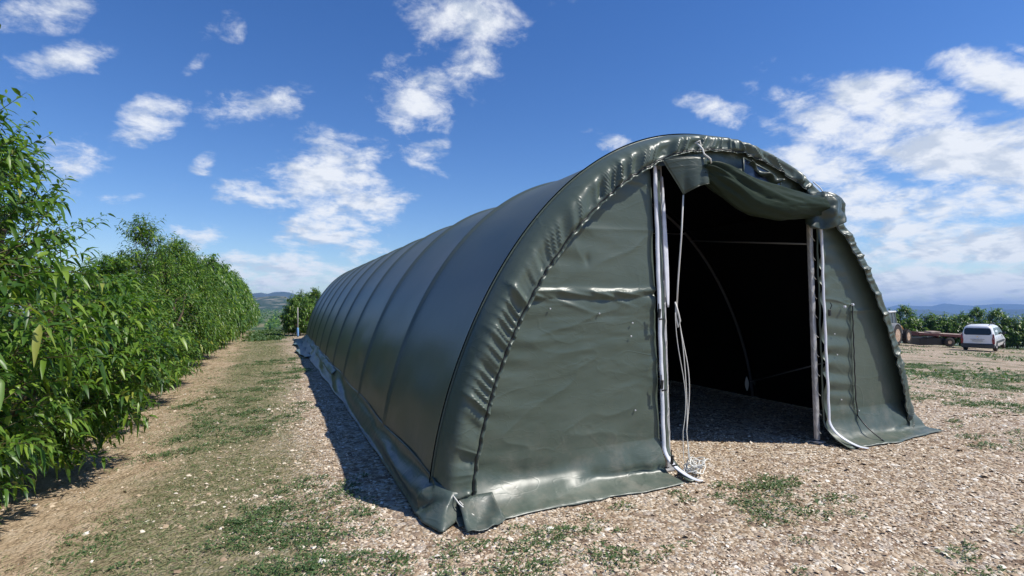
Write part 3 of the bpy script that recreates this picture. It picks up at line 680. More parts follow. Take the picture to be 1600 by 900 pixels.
# dusty end of the front skirt, eyelet tie at its corner
A = np.zeros((16, 20, 3))
for i in range(16):
    for j in range(20):
        u, v = j/19, i/15
        A[i, j] = (.115+.34*u+.05*(1-v)*(1-u), -.08-.37*v+.09*u*v-.05*math.sin(PI*u)*v, max(.014, .12*(1-v)**2+.016+.03*math.sin(PI*v)*math.sin(6*u+3*v)+.012*math.sin(13*u)*v))
solid(grid('skirt_end', A, M_skirt, T0), .003)
mb = MB(); mb.tube([(.12, -.10, .17), (.15, -.17, .12), (.2, -.22, .075), (.235, -.26, .05), (.22, -.22, .06), (.16, -.14, .13)], .006, 5); mb.build('tie_loop', M_cord, T0, smooth=True)
# loose pale flap edge far along the left side
A = np.zeros((70, 8, 3))
for i in range(70):
    y = 13.5+8.9*i/69; k = math.sin(PI*min(1, i/69*1.0))**.5
    for j in range(8):
        t = j/7; A[i, j] = (-.19-.33*t-.08*math.sin(y*1.7)*t-.03*math.sin(y*4), y, .03+.05*k*math.sin(PI*t)*(.6+.6*math.sin(2.3*y+t*3))+.015)
solid(grid('loose_flap', A, M_pale, T0), .004)
A = np.zeros((90, 5, 3))
for i in range(90):
    y = 8.0+14.3*i/89
    for j in range(5):
        t = j/4; A[i, j] = (-.005-.10*t, y, .235-.10*t+.012*math.sin(3*y+2*t)+.01*math.sin(8*y))
solid(grid('hem_fold', A, M_pale, T0), .004)

# near-black rear wall
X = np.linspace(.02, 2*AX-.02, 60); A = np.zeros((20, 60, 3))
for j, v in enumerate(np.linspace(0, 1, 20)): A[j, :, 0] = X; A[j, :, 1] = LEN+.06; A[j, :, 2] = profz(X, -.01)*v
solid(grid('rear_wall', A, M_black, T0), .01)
# steel frame inside
for k in range(NB+1):
    xs_, zs_, _ = arcs(50, -.045, .01); mb = MB(); mb.tube([(a, Y0+k*BAY if k else .09, b) for a, b in zip(xs_, zs_)], .019, 8); mb.build('arch_pipe', M_pipe, T0, smooth=True)
for xx in (AX, 1.35, 4.45):
    zt_ = float(profz(xx, -.08)); mb = MB(); mb.tube([(xx, .1, zt_), (xx, LEN+.1, zt_)], .016, 6); mb.build('purlin', M_black, T0, smooth=True)
for k in (1, 3, 5, 7):
    mb = MB(); zt_ = 2.55; mb.tube([(float(profx(zt_, -1, -.06)), Y0+k*BAY, zt_), (float(profx(zt_, 1, -.06)), Y0+k*BAY, zt_)], .007, 6); mb.build('tie_bar', M_cable, T0, smooth=True)
mb = MB(); mb.tube([(float(profx(2.45, 1, -.06)), Y0+BAY, 2.45), (4.315, .1, 2.18)], .010, 6); mb.build('brace_bar', M_cable, T0, smooth=True)
mb = MB(); mb.tube([(float(profx(.25, 1, -.06)), Y0+BAY, .25), (4.315+.6, .1, .9)], .010, 6); mb.build('brace_bar', M_cable, T0, smooth=True)
for k in (1, 2, 3):
    xx = float(profx(.2, 1, -.12)); mb = MB(); pts = [(xx-.05, Y0+k*BAY-.03, z_) for z_ in np.linspace(.12, .34, 8)]
    mb.tube(pts, [.008, .018, .026, .03, .03, .024, .016, .006], 8); mb.build('cable_bundle', M_cord, T0, smooth=True)

# white cord: hangs from the folded door corner and lies coiled by the post
mb = MB()
pts = [(2.42, -.13, 2.60), (2.405, -.10, 2.2), (2.385, -.06, 1.8), (2.365, -.05, 1.52)]
mb.tube(pts, .008, 6)
mb.tube([(2.35, -.05, 1.60), (2.365, -.07, 1.5), (2.385, -.07, 1.42), (2.37, -.06, 1.36), (2.355, -.05, 1.46), (2.36, -.05, 1.58)], .009, 6)
def hang(xo, seed, end):
    p = []
    for i, h in enumerate(np.linspace(1.5, .16, 40)):
        p.append((2.37+xo+.10*(1-h/1.5)**.8*math.sin(PI*min(1, (1.5-h)/1.1))+.012*math.sin(6*h+seed), -.06-.08*(1.5-h)/1.5, h))
    return p+[end]
mb.tube(hang(0, 0, (2.40, -.2, .03)), .0045, 5); mb.tube(hang(.02, 2, (2.46, -.14, .03)), .0045, 5); mb.tube(hang(-.035, 4, (2.36, -.13, .03)), .0035, 5)
rr = random.Random(3)
for k in range(11):
    cx_, cy_ = 2.43+rr.uniform(-.045, .045), -.155+rr.uniform(-.03, .03); ra, rb = rr.uniform(.05, .115), rr.uniform(.035, .085); ph = rr.uniform(0, 6)
    pts = []
    for i in range(30):
        a = i/29*2*PI*rr.choice([1])+ph; pts.append((cx_+ra*math.cos(a)*(1+.25*math.sin(3*a+k)), cy_+rb*math.sin(a)*(1+.2*math.sin(2*a)), .018+.011*k*.8+.022*(1+math.sin(2*a+k))))
    mb.tube(pts, .0055, 5)
tag(mb.build('rope', M_cord, None, smooth=True), 'white cord hanging down the left door post and coiled on the gravel', 'rope')

# ------------------------------------------------------------------ peach trees
def rotset(D, ang, ax):
    c, s = np.cos(ang)[:, None], np.sin(ang)[:, None]; return D*c+np.cross(ax, D)*s+ax*np.sum(ax*D, 1, keepdims=True)*(1-c)
def nrm(a): return a/np.maximum(np.linalg.norm(a, axis=-1, keepdims=True), 1e-9)
def leaves(Pb, Dr, Ln, Wd, droop, vfold=True, g=None):
    """lanceolate curved leaves; returns V, F"""
    g = g or rng; n = len(Pb); side = nrm(np.cross(Dr, np.array([0, 0, 1.0]))+g.normal(0, .35, (n, 3)))
    side = nrm(side-np.sum(side*Dr, 1, keepdims=True)*Dr)
    ts = [0, .3, .65, 1]; ws = [.12, .95, .8, .04]; rows = []
    for t, w in zip(ts, ws):
        c = Pb+Dr*(Ln*t)[:, None]; c = c+np.array([0, 0, -1.0])*(droop*Ln*t*t)[:, None]
        tan = nrm(Dr+np.array([0, 0, -1.0])*(2*droop*t)[:, None]); nn = np.cross(side, tan)
        lo_ = c-side*(Wd*w/2)[:, None]; hi_ = c+side*(Wd*w/2)[:, None]
        if vfold: rows += [lo_+nn*(Wd*w*.18)[:, None], c, hi_+nn*(Wd*w*.18)[:, None]]
        else: rows += [lo_, hi_]
    V = np.stack(rows, 1); k = V.shape[1]; c = 3 if vfold else 2
    F = []
    for r in range(3):
        for s_ in range(c-1): F.append([r*c+s_, r*c+s_+1, (r+1)*c+s_+1, (r+1)*c+s_])
    F = np.array(F)[None]+(np.arange(n)*k)[:, None, None]
    return V.reshape(-1, 3), F.reshape(-1, 4)
def crown_arrays(seed, nsh, nlf, H=3.5, scale_leaf=1.0, vfold=True):
    g = np.random.default_rng(seed)
    zz_ = np.array([.35, .6, 1.0, 1.5, 2.0, 2.5, 2.9, 3.3, 3.6])*H/3.5; rr_ = np.array([.55, .85, 1.08, 1.08, .92, .68, .46, .25, .08])
    zs = g.random(nsh*4)*(zz_[-1]-zz_[0])+zz_[0]; keep = g.random(nsh*4) < (np.interp(zs, zz_, rr_)+.12); zs = zs[keep][:nsh]; ns = len(zs)
    ph = g.random(ns)*2*PI; lob = .80+.42*fbm(ph*1.3+seed, zs*1.4, seed, 3)
    ro = (g.random(ns)**.5*.66+.34); R = np.interp(zs, zz_, rr_)*lob*ro
    base = np.stack([R*np.cos(ph), R*np.sin(ph), zs], 1)
    cl = fbm(base[:, 0]*1.9+seed, base[:, 1]*1.9+base[:, 2]*2.3, seed+4, 2)
    kp = cl+g.normal(0, .07, ns) > .405; base = base[kp]; ph = ph[kp]; zs = zs[kp]; ro = ro[kp]; ns = len(zs)
    outw = np.stack([np.cos(ph), np.sin(ph), 0*ph], 1); hgt = (zs/H)[:, None]
    dr = nrm(outw*(1.05-.55*hgt)*(.25+.85*ro[:, None])+np.array([0, 0, 1.0])*(.30+.75*hgt-.35*(ro[:, None] > .8)*(1-hgt))+g.normal(0, .34, (ns, 3)))
    ln = g.uniform(.26, .56, ns)*(1+.35*(zs > H*.72))*np.where((g.random(ns) < .16) & (zs > H*.42), 1.5, 1); base = base-dr*(ln*.45)[:, None]
    # leaves along each shoot
    t = (np.linspace(.10, 1.0, nlf)**.8)[None, :]*np.ones((ns, 1)); t = t+g.normal(0, .015, t.shape)
    dro = g.uniform(.0, .40, ns)*(1-.4*hgt[:, 0])
    Pn_ = base[:, None]+dr[:, None]*(ln[:, None]*t)[..., None]+np.array([0, 0, -1.0])*(dro[:, None]*ln[:, None]*t*t)[..., None]
    tan = nrm(dr[:, None]+np.array([0, 0, -1.0])*(2*dro[:, None]*t)[..., None])
    az = (np.arange(nlf)*2.4)[None]+g.random((ns, 1))*6.28+g.normal(0, .3, t.shape)
    a1 = nrm(np.cross(tan, np.array([.3, .2, 1.0]))); a2 = np.cross(tan, a1)
    ld = nrm(tan*g.uniform(.35, .8, t.shape)[..., None]+a1*np.cos(az)[..., None]+a2*np.sin(az)[..., None]+np.array([0, 0, .38]))
    Pf = Pn_.reshape(-1, 3); Df = ld.reshape(-1, 3); nl = len(Pf)
    L_ = g.uniform(.070, .130, nl)*scale_leaf*(1-.35*(t.reshape(-1) > .93)); W_ = L_*g.uniform(.25, .35, nl)*(1+.25*(scale_leaf-1))
    V, F = leaves(Pf, Df, L_, W_, g.uniform(.35, 1.05, nl)*(1+.3*(scale_leaf > 1)), vfold, g)
    mi = np.zeros(len(F), int)
    # thin shoot stems (3-sided)
    k = 4; st = np.linspace(0, 1, k)[None, :]*np.ones((ns, 1))
    C_ = base[:, None]+dr[:, None]*(ln[:, None]*st)[..., None]+np.array([0, 0, -1.0])*(dro[:, None]*ln[:, None]*st*st)[..., None]
    a1 = nrm(np.cross(dr, np.array([.3, .2, 1.0]))); a2 = np.cross(dr, a1)
    ringv = []
    for q_ in range(3):
        an = q_*2*PI/3; off = a1*math.cos(an)+a2*math.sin(an)
        ringv.append(C_+off[:, None]*(.0045*(1.2-st))[..., None])
    SV = np.stack(ringv, 2).reshape(-1, 3); sf = []
    for r in range(k-1):
        for q_ in range(3): sf.append([r*3+q_, r*3+(q_+1) % 3, (r+1)*3+(q_+1) % 3, (r+1)*3+q_])
    SF = (np.array(sf)[None]+(np.arange(ns)*k*3)[:, None, None]).reshape(-1, 4)
    F = np.concatenate([F, SF+len(V)]); V = np.concatenate([V, SV]); mi = np.concatenate([mi, np.ones(len(SF), int)])
    return V, F, mi
M_twig = newmat('young_shoot', (.10, .085, .035), .6)
def make_tree(seed, nsh, nlf, H=3.5, sl_=1.0, vfold=True):
    t = empty('peach_tree', (0, 0, 0)); V, F, mi = crown_arrays(seed, nsh, nlf, H, sl_, vfold)
    mesh('crown', V, F, [M_leaf, M_twig], t, smooth=True, mi=mi)
    r = random.Random(seed); mb = MB(); mb.tube([(0, 0, -.1), (.01, .01, .15), (0, 0, .38), (.01, 0, .55)], [.095, .07, .06, .065], 9)
    for k in range(5):
        a = k*1.2566+r.uniform(-.3, .3); p = Vector((0, 0, .42)); pts = [tuple(p)]; d = Vector((math.cos(a)*.75, math.sin(a)*.75, .8)); rad = [.04]
        for i in range(5):
            p = p+d.normalized()*(.36*H/3.5); d = d*.8+Vector((r.uniform(-.2, .2), r.uniform(-.2, .2), .42)); pts.append(tuple(p)); rad.append(.036-.0045*i)
        mb.tube(pts, rad, 6, cap=False)
    mb.build('trunk', M_bark, t, smooth=True, fixn=False)
    return t
def copy_tree(src):
    r = src.copy(); COL.objects.link(r)
    for ch in src.children: c = ch.copy(); COL.objects.link(c); c.parent = r
    return r
near_v = [make_tree(s, 1500, 17) for s in (11, 12, 13)]
far_v = [make_tree(s, 700, 12, 3.5, 1.8, False) for s in (21, 22, 23)]
used = set()
def take(v):
    if v.name in used: return copy_tree(v)
    used.add(v.name); return v
ORD = 'first second third fourth fifth sixth seventh eighth ninth tenth eleventh twelfth thirteenth fourteenth fifteenth sixteenth seventeenth eighteenth nineteenth twentieth'.split()
for t in ('twenty', 'thirty', 'forty'):
    ORD += [t+'-'+w for w in ORD[:9]]; ORD.append({'twenty': 'thirtieth', 'thirty': 'fortieth', 'forty': 'fiftieth'}[t])
def place(v, x_, y_, s, rz, label, group, sz=None):
    t = take(v); t.location = (x_, y_, float(gz(x_, y_))); t.rotation_euler = (0, 0, rz); t.scale = (s, s, sz or s)
    tag(t, label, 'tree', group); return t
# left row: first trees by the camera, then on into the distance
rowY = [.6, 2.55, 4.7, 7.0, 9.1, 11.2, 13.3, 15.4, 17.5, 19.6, 21.7, 23.8, 25.9, 28.0, 30.1, 32.2, 34.3, 36.4, 38.5, 40.6]
rowS = [(1.15, 1.13), (1.17, .93), (1.05, .66), (1.0, .70), (1.0, .93), (1, .90), (1, .97), (1, .93), (1, .97)]
lab0 = ['tallest peach tree at the left edge, nearest the viewer', 'lower leafy peach tree right behind the tallest nearest one']
for i, y in enumerate(rowY):
    s = rowS[i] if i < len(rowS) else (1, 1.0)
    v = near_v[i % 3] if i < 9 else far_v[i % 3]
    lb = lab0[i] if i < 2 else ORD[i]+' peach tree of the left orchard row, counted from the viewer'
    place(v, -3.72+.1*math.sin(i*2.1), y, s[0], i*2.3+.4, lb, 'peach trees in the left orchard row', s[1])
# row beyond the far end of the tunnel
for i, (x_, y_, s) in enumerate([(-.15, 26.2, .68), (.75, 28.2, .66), (.3, 30.4, .7), (.4, 33, .7), (1.9, 26.6, .6)]):
    lb = ['peach tree with pointed top beside the pale stake behind the tunnel', 'second peach tree beyond the far end of the tunnel', 'third peach tree beyond the far end of the tunnel', 'fourth peach tree beyond the far end of the tunnel', 'small peach tree pressed against the far end of the tunnel'][i]
    place(far_v[i % 3], x_, y_, s*1.05, i*1.7, lb, 'peach trees beyond the tunnel end', s)
# distant row across the yard
A0 = np.array([50.2, 40.3]); A1 = np.array([69.5, 24.0]); nT = 17
for i in range(nT):
    p_ = A0+(A1-A0)*i/(nT-1); s = [1.0, 1.04, .98, 1.05, .97, 1.02][i % 6]*(1+.006*i)
    place(far_v[(i*2+i//3) % 3], p_[0], p_[1], 1.45, i*1.9, ORD[i]+' peach tree from the left in the distant row behind van and trailer', 'peach trees in the distant row across the yard', s*.98)

# far orchard and field strips in the valley
rv = np.random.default_rng(5)
def puffs(name, C_, R_, mat, n=26):
    m_ = len(C_); d = nrm(rv.normal(0, 1, (m_, n, 3))); rad = rv.uniform(.6, 1, (m_, n, 1))*R_[:, None, None]
    P_ = (C_[:, None]+d*rad*np.array([1, 1, .8])).reshape(-1, 3); D_ = nrm(d.reshape(-1, 3)+rv.normal(0, .5, (m_*n, 3)))
    l = np.repeat(R_, n)*rv.uniform(.5, .8, m_*n); V, F = leaves(P_, D_, l, l*.8, rv.uniform(0, .4, m_*n), False, rv)
    return mesh(name, V, F, mat)
ctr = []
for k in range(-6, 9):
    for j in range(26):
        y_ = 260+j*9; ctr.append((k*11-4+rv.normal(0, .6), y_+rv.normal(0, 1), 0))
for j in range(500): ctr.append((rv.uniform(-150, 160), rv.uniform(520, 1250), 0))
ctr = np.array(ctr); ctr[:, 2] = terr(ctr[:, 0], ctr[:, 1])+1.6
tag(puffs('far_orchard', ctr, rv.uniform(1.8, 2.8, len(ctr)), M_leaf), kind='stuff', label='hazy far orchard and scattered trees on the valley floor', cat='orchard')

# ------------------------------------------------------------------ marker stake
st = empty('marker_stake', (-.28, 24.7, float(gz(-.28, 24.7)))); tag(st, 'thin pale stake with blue sleeve in front of the pointed tree', 'stake')
mb = MB(); mb.tube([(0, 0, -.1), (.02, 0, .8), (.03, 0, 1.45)], .022, 8); mb.build('stake_pole', newmat('grey_wood', (.42, .40, .37), .8), st, smooth=True)
mb = MB(); mb.lathe([(.045, .02), (.05, .1), (.048, .42), (.03, .46)], (0.006, 0, 0), axis='z', n=12); mb.build('blue_sleeve', newmat('blue_plastic', (.16, .33, .62), .5), st, smooth=True)

# ------------------------------------------------------------------ white van-like car
M_wp = mottle(newmat('white_paint', rough=.25), (.80, .80, .80), (.86, .86, .86), 2, rough=(.2, .32)); M_wp.node_tree.nodes['Principled BSDF'].inputs['Coat Weight'].default_value = .5
M_glass = newmat('dark_glass', (.012, .015, .018), .08); M_trim = newmat('grey_bumper', (.045, .047, .05), .55); M_tyre = mottle(newmat('tyre_rubber', rough=.85), (.016, .015, .014), (.04, .032, .025), 6)
M_rim = newmat('alloy', (.45, .45, .46), .35, metal=.8); M_red = newmat('red_lens', (.22, .012, .015), .15); M_plate = newmat('plate', (.55, .55, .52), .5); M_chrome = newmat('chrome', (.7, .7, .7), .12, metal=1)
vx, vy = 42.9, 18.53
car = empty('white_car', (vx, vy, float(terr(vx, vy))-.01), math.radians(17.5)); tag(car, 'white high-roofed family car seen from behind, parked in front of the trees', 'car')
def hw_(z_): return float(np.interp(z_, [.2, .45, .95, 1.05, 1.35, 1.62, 1.74, 1.80], [.80, .885, .90, .88, .82, .74, .66, .50]))
def roofz(x_): return float(np.interp(x_, [0, .05, .25, .8, 1.8, 2.5, 3.05, 3.5, 4.0, 4.3, 4.38], [1.62, 1.72, 1.79, 1.81, 1.80, 1.72, 1.38, 1.12, 1.02, .82, .6]))
def rearx(z_): return float(np.interp(z_, [.2, .5, .95, 1.05, 1.65, 1.8], [.06, .0, .01, .03, .14, .24]))
V = []; F = []; xsn = [0, .03, .1, .25, .6, 1.0, 1.5, 2.0, 2.5, 2.8, 3.05, 3.3, 3.6, 3.9, 4.15, 4.3, 4.37]
zn = [.28, .42, .6, .8, .95, 1.05, 1.2, 1.35, 1.5, 1.62, 1.72]
for x_ in xsn:
    top = roofz(x_); ring = []
    nose = 1-max(0, (x_-3.7)/.7)**2*.22
    tail = 1-max(0, (.2-x_)/.2)**2*.06
    for z_ in zn:
        zz = .28+(z_-.28)*(top-.28)/(1.81-.28); wz = hw_(z_)*nose*tail
        ring.append((x_+(rearx(zz) if x_ < .3 else 0)*(1-x_/.3 if x_ < .3 else 0), wz, zz))
    ring.append((ring[-1][0], hw_(1.72)*.80*nose*tail, .28+(1.795-.28)*(top-.28)/(1.81-.28)))
    ring.append((ring[-1][0], 0, top))
    full = ring+[(a, -b, c) for a, b, c in ring[-2::-1]]
    V += full
n_ = len(full)
for i in range(len(xsn)-1):
    for j in range(n_-1): F.append((i*n_+j, i*n_+j+1, (i+1)*n_+j+1, (i+1)*n_+j))
    F.append((i*n_+n_-1, i*n_, (i+1)*n_, (i+1)*n_+n_-1))
F.append(tuple(range(n_))); F.append(tuple(range((len(xsn)-1)*n_, len(xsn)*n_))[::-1])
mb = MB(); mb.add(V, F); body = mb.build('body', M_wp, car, smooth=True)
m_ = body.modifiers.new('edges', 'EDGE_SPLIT'); m_.split_angle = math.radians(38)
def rear_poly(pts, off): return [(rearx(b)-off, a, b) for a, b in pts]
def rr_poly(cy, cz, w, h, rad, n=5, taper=0):
    P_ = []
    for sx, sy, a0 in ((1, 1, 0), (-1, 1, 90), (-1, -1, 180), (1, -1, 270)):
        for k in range(n):
            a = math.radians(a0+90*k/(n-1)); P_.append((cy+sx*(w/2-rad)+rad*math.cos(a), cz+sy*(h/2-rad)+rad*math.sin(a)))
    return [(a*(1-taper*(b-cz)), b) for a, b in P_]
def slab(poly3, d): 
    n = len(poly3); V = [tuple(p) for p in poly3]+[(p[0]+d[0], p[1]+d[1], p[2]+d[2]) for p in poly3]
    return V, [tuple(range(n)), tuple(range(n, 2*n))[::-1]]+[(i, (i+1) % n, n+(i+1) % n, n+i) for i in range(n)]
mb = MB(); mb.add(*slab(rear_poly(rr_poly(0, 1.365, 1.44, .46, .14, taper=.12), .012), (.03, 0, 0))); mb.build('rear_window', M_glass, car)
mb = MB(); mb.box((.035, 0, .40), (.16, 1.80, .30), bev=.05); mb.box((-.05, 0, .46), (.05, 1.25, .05), bev=.01); mb.build('bumper', M_trim, car)
mb = MB(); mb.box((-.028, 0, .74), (.02, .56, .12)); mb.build('number_plate', M_plate, car)
mb = MB(); mb.box((-.02, 0, .835), (.03, .78, .03), bev=.008); mb.build('plate_trim', M_chrome, car)
mb = MB(); mb.lathe([(.001, -.004), (.05, -.004), (.05, .004), (.001, .004)], (0, 0, 0), n=16); e_ = mb.build('emblem', M_chrome, car); e_.location = (-.006, 0, 1.02); e_.rotation_euler = (0, 0, PI/2)
for s in (-1, 1):
    pl = [(s*.905, .55), (s*.86, .52), (s*.78, .56), (s*.76, .8), (s*.80, 1.10), (s*.83, 1.22), (s*.87, 1.16), (s*.90, .9)]
    mb = MB(); mb.add(*slab([(rearx(b)-.02, a, b) for a, b in pl], (.12, 0, 0))); mb.build('tail_light', M_red, car)
    for nm, pg in (('side_window', [(.45, 1.10), (1.35, 1.10), (1.35, 1.58), (.60, 1.58), (.47, 1.48)]), ('side_window', [(1.45, 1.10), (2.25, 1.10), (2.25, 1.55), (1.45, 1.58)]), ('side_window', [(2.33, 1.10), (3.05, 1.10), (2.90, 1.25), (2.50, 1.53), (2.33, 1.54)])):
        mb = MB(); mb.add(*slab([(a, s*(hw_(b)+.008), b) for a, b in pg], (0, -s*.03, 0))); mb.build(nm, M_glass, car)
    mb = MB(); mb.box((2.0, s*.905, .62), (2.6, .03, .14), bev=.01); mb.build('side_moulding', M_trim, car)
    mb = MB(); mb.tube([(.35, s*.60, 1.80), (.5, s*.60, 1.86), (2.0, s*.60, 1.865), (2.2, s*.60, 1.79)], .022, 6); mb.build('roof_rail', M_trim, car, smooth=True)
    mb = MB(); mb.box((2.80, s*.98, 1.12), (.12, .20, .18), bev=.04); mb.build('mirror', M_blackp, car)
    mb = MB(); mb.box((2.35, s*.905, .95), (.18, .02, .03), bev=.006); mb.build('handle', M_trim, car)
    for x_ in (.78, 3.50):
        w = MB(); w.lathe([(.21, -.09), (.30, -.10), (.325, -.07), (.325, .07), (.30, .10), (.21, .09)], (0, 0, 0), n=28, cap=False); wo = w.build('wheel', M_tyre, car, smooth=True); wo.location = (x_, s*.80, .325)
        w = MB(); w.lathe([(.02, s*.085), (.06, s*.09), (.20, s*.075), (.22, s*.06)], (0, 0, 0), n=28)
        for q_ in range(5): a = q_*2*PI/5; w.box((.12*math.cos(a), s*.092, .12*math.sin(a)), (.16, .02, .045), ry=-a)
        w.build('rim', M_rim, wo)
mb = MB(); mb.box((1.9, 0, .30), (3.3, 1.5, .16)); mb.build('underbody', M_blackp, car)

# ------------------------------------------------------------------ tractor
M_org = mottle(newmat('orange_paint', rough=.5), (.50, .20, .04), (.62, .30, .06), 5); M_rust = mottle(newmat('rust', rough=.85), (.20, .085, .045), (.34, .18, .11), 8)
M_mud = mottle(newmat('muddy_rim', rough=.85), (.34, .21, .13), (.55, .42, .31), 7); M_cabw = newmat('cab_white', (.6, .6, .58), .5); M_cabg = newmat('cab_glass', (.06, .075, .075), .1); M_grey = newmat('grey_frame', (.25, .26, .26), .6)
tx, ty = 42.3, 24.55
tr = empty('tractor', (tx, ty, float(terr(tx, ty))), math.radians(13)); tag(tr, 'muddy old orange tractor with glazed cab half hidden behind the tunnel', 'tractor')
def tyre(cx_, cy_, R, w_, rim_r, s, par):
    t = MB(); t.lathe([(rim_r, -w_/2), (R*.9, -w_/2), (R*.96, -w_*.4), (R*.96, w_*.4), (R*.9, w_/2), (rim_r, w_/2)], (0, 0, 0), n=36, cap=False)
    for k in range(22):
        a = k*2*PI/22
        for sd in (-1, 1): t.box((R*.965*math.cos(a+.07*sd), sd*w_*.24, R*.965*math.sin(a+.07*sd)), (.06, w_*.5, .05), ry=-a)
    o = t.build('wheel', M_tyre, par); o.location = (cx_, cy_, R)
    t = MB(); t.lathe([(.03, s*w_*.25), (.10, s*w_*.3), (.12, s*w_*.1), (rim_r*.8, s*w_*.12), (rim_r*.95, s*w_*.42), (rim_r+.01, s*w_*.46)], (0, 0, 0), n=30); t.build('rim', M_mud, o)
for s in (-1, 1):
    tyre(0, s*.80, .80, .42, .50, s, tr); tyre(2.25, s*.78, .56, .34, .33, s, tr)
    mb = MB(); pg = [(.85*math.cos(a)*1.08, .85*math.sin(a)*1.08+.80) for a in np.linspace(.1, 2.7, 12)]
    mb.prism(pg+[(a*.93, (b-.8)*.93+.8) for a, b in pg[::-1]], s*.56, s*1.0); mb.build('fender', M_grey, tr)
mb = MB(); mb.box((1.75, 0, 1.18), (1.55, .62, .55), bev=.08); mb.build('hood', M_org, tr)
mb = MB(); mb.box((1.2, 0, .80), (2.6, .42, .38), bev=.04); mb.box((0, 0, .80), (.35, 1.5, .25)); mb.box((2.25, 0, .56), (.2, 1.4, .14)); mb.build('chassis', M_rust, tr)
mb = MB(); cabp = [(-.45, 1.1, -.70), (-.45, 1.1, .70), (.85, 1.1, .70), (.85, 1.1, -.70)]
mb.add([(-.40, y_, 1.25) for y_ in (-.62, .62)]+[(-.28, y_, 2.5) for y_ in (-.56, .56)]+[(.95, y_, 1.25) for y_ in (-.62, .62)]+[(.72, y_, 2.5) for y_ in (-.56, .56)], [(0, 1, 3, 2), (4, 6, 7, 5), (0, 2, 6, 4), (1, 5, 7, 3), (2, 3, 7, 6), (0, 4, 5, 1)])
mb.build('cab_glass', M_cabg, tr)
mb = MB()
for s in (-1, 1):
    for xa, xb in ((-.41, -.29), (.96, .73), (.28, .22)): mb.tube([(xa, s*.63, 1.2), (xb, s*.57, 2.5)], .035, 6)
    mb.tube([(-.41, s*.63, 1.25), (.96, s*.63, 1.25)], .035, 6)
mb.tube([(-.41, -.63, 1.25), (-.41, .63, 1.25)], .035, 6); mb.build('cab_frame', M_grey, tr)
mb = MB(); mb.box((.22, 0, 2.57), (1.35, 1.30, .14), bev=.05); mb.build('cab_roof', M_cabw, tr)
mb = MB(); mb.tube([(1.5, .22, 1.4), (1.5, .22, 2.1)], .035, 8); mb.build('exhaust', M_rust, tr)
mb = MB()
for s in (-1, 1): mb.tube([(.75, s*.5, 1.0), (1.0, s*.52, 1.55), (2.0, s*.52, 1.35), (2.75, s*.52, .75)], .06, 6)
mb.tube([(2.75, -.6, .7), (2.75, .6, .7)], .05, 6); mb.build('loader_arm', M_org, tr)

# ------------------------------------------------------------------ flatbed trailer
M_tred = mottle(newmat('faded_red', rough=.7), (.10, .032, .028), (.17, .06, .05), 5); M_plank = mottle(newmat('bleached_plank', rough=.85), (.30, .22, .17), (.45, .36, .29), 4)
lx, ly = 47.2, 25.0; rzT = math.atan2(22.3-24.9, 51.0-46.4)
tl = empty('flatbed_trailer', (lx, ly, float(terr(lx, ly))), rzT); tag(tl, 'long low faded red flatbed trailer between tractor and white car', 'trailer')
mb = MB(); mb.box((2.2, 0, .92), (5.4, 2.0, .10), ry=.075); mb.build('deck', M_plank, tl)
mb = MB()
for s in (-1, 1): mb.box((2.2, s*1.04, .89), (5.4, .07, .18), ry=.075)
for k in range(5): mb.box((-.3+k*1.3, 0, .98-(k*1.3-.3)*.075-.08), (.08, 2.0, .10))
mb.box((-.53, 0, 1.08), (.06, 2.1, .30)); mb.build('frame', M_tred, tl)
mb = MB(); mb.box((.6, 0, .42), (1.9, 1.7, .55)); mb.build('side_box', M_blackp, tl)
for x_, s in ((1.75, -1), (1.75, 1)):
    w = MB(); w.lathe([(.15, -.11), (.33, -.12), (.37, -.08), (.37, .08), (.33, .12), (.15, .11)], (0, 0, 0), n=20, cap=False); o = w.build('wheel', M_tyre, tl, smooth=True); o.location = (x_, s*1.02, .37)
    w = MB(); w.lathe([(.02, s*.10), (.14, s*.11), (.17, s*.09)], (0, 0, 0), n=16); w.build('rim', M_mud, o)
mb = MB(); mb.box((3.7, -.8, .40), (.10, .10, .80)); mb.build('support_leg', M_tred, tl)
for k, (x_, w_, h_) in enumerate([(1.0, .7, .16), (4.4, .9, .10), (3.6, .6, .13)]): mb = MB(); mb.box((x_, -.2, .97-.075*(x_-2.2)+h_/2-.01), (w_, 1.0, h_), bev=.02); mb.build('board_stack', M_plank, tl)

# ------------------------------------------------------------------ ground cover
gs = np.random.default_rng(99)
def infr(x_, y_, m=60):
    P_ = np.stack([x_, y_, 0*x_], 1)-CAM; zc_ = P_@fw; a = 800+FPX*(P_@rt)/np.maximum(zc_, .1); b = 450-FPX*(P_@up)/np.maximum(zc_, .1)
    return (zc_ > .3) & (a > -m-150) & (a < 1600+m+150) & (b < 900+m+120)
def samp(n, xr, yr, p=1.0):
    x_ = gs.uniform(*xr, n); y_ = gs.uniform(*yr, n); d = np.hypot(x_-CAM[0], y_-CAM[1]); k = infr(x_, y_) & (gs.random(n) < np.clip((3.2/d)**p, 0, 1))
    x_, y_ = x_[k], y_[k]
    foot = (x_ > -.30) & (x_ < 6.0) & (y_ > -.30) & (y_ < 22.4); ins = (x_ > .1) & (x_ < 5.7) & (y_ > 0) & (y_ < 22); dr_ = (x_ > 2.25) & (x_ < 4.4) & (y_ < 1)
    k = ~foot | ins | dr_; return x_[k], y_[k]
def lanem(x_, y_): return 1-smooth01((x_+1.35+(fbm(x_*.8, y_*.8, 91, 3)-.5)*1.6)/.8)      # sward of the lane
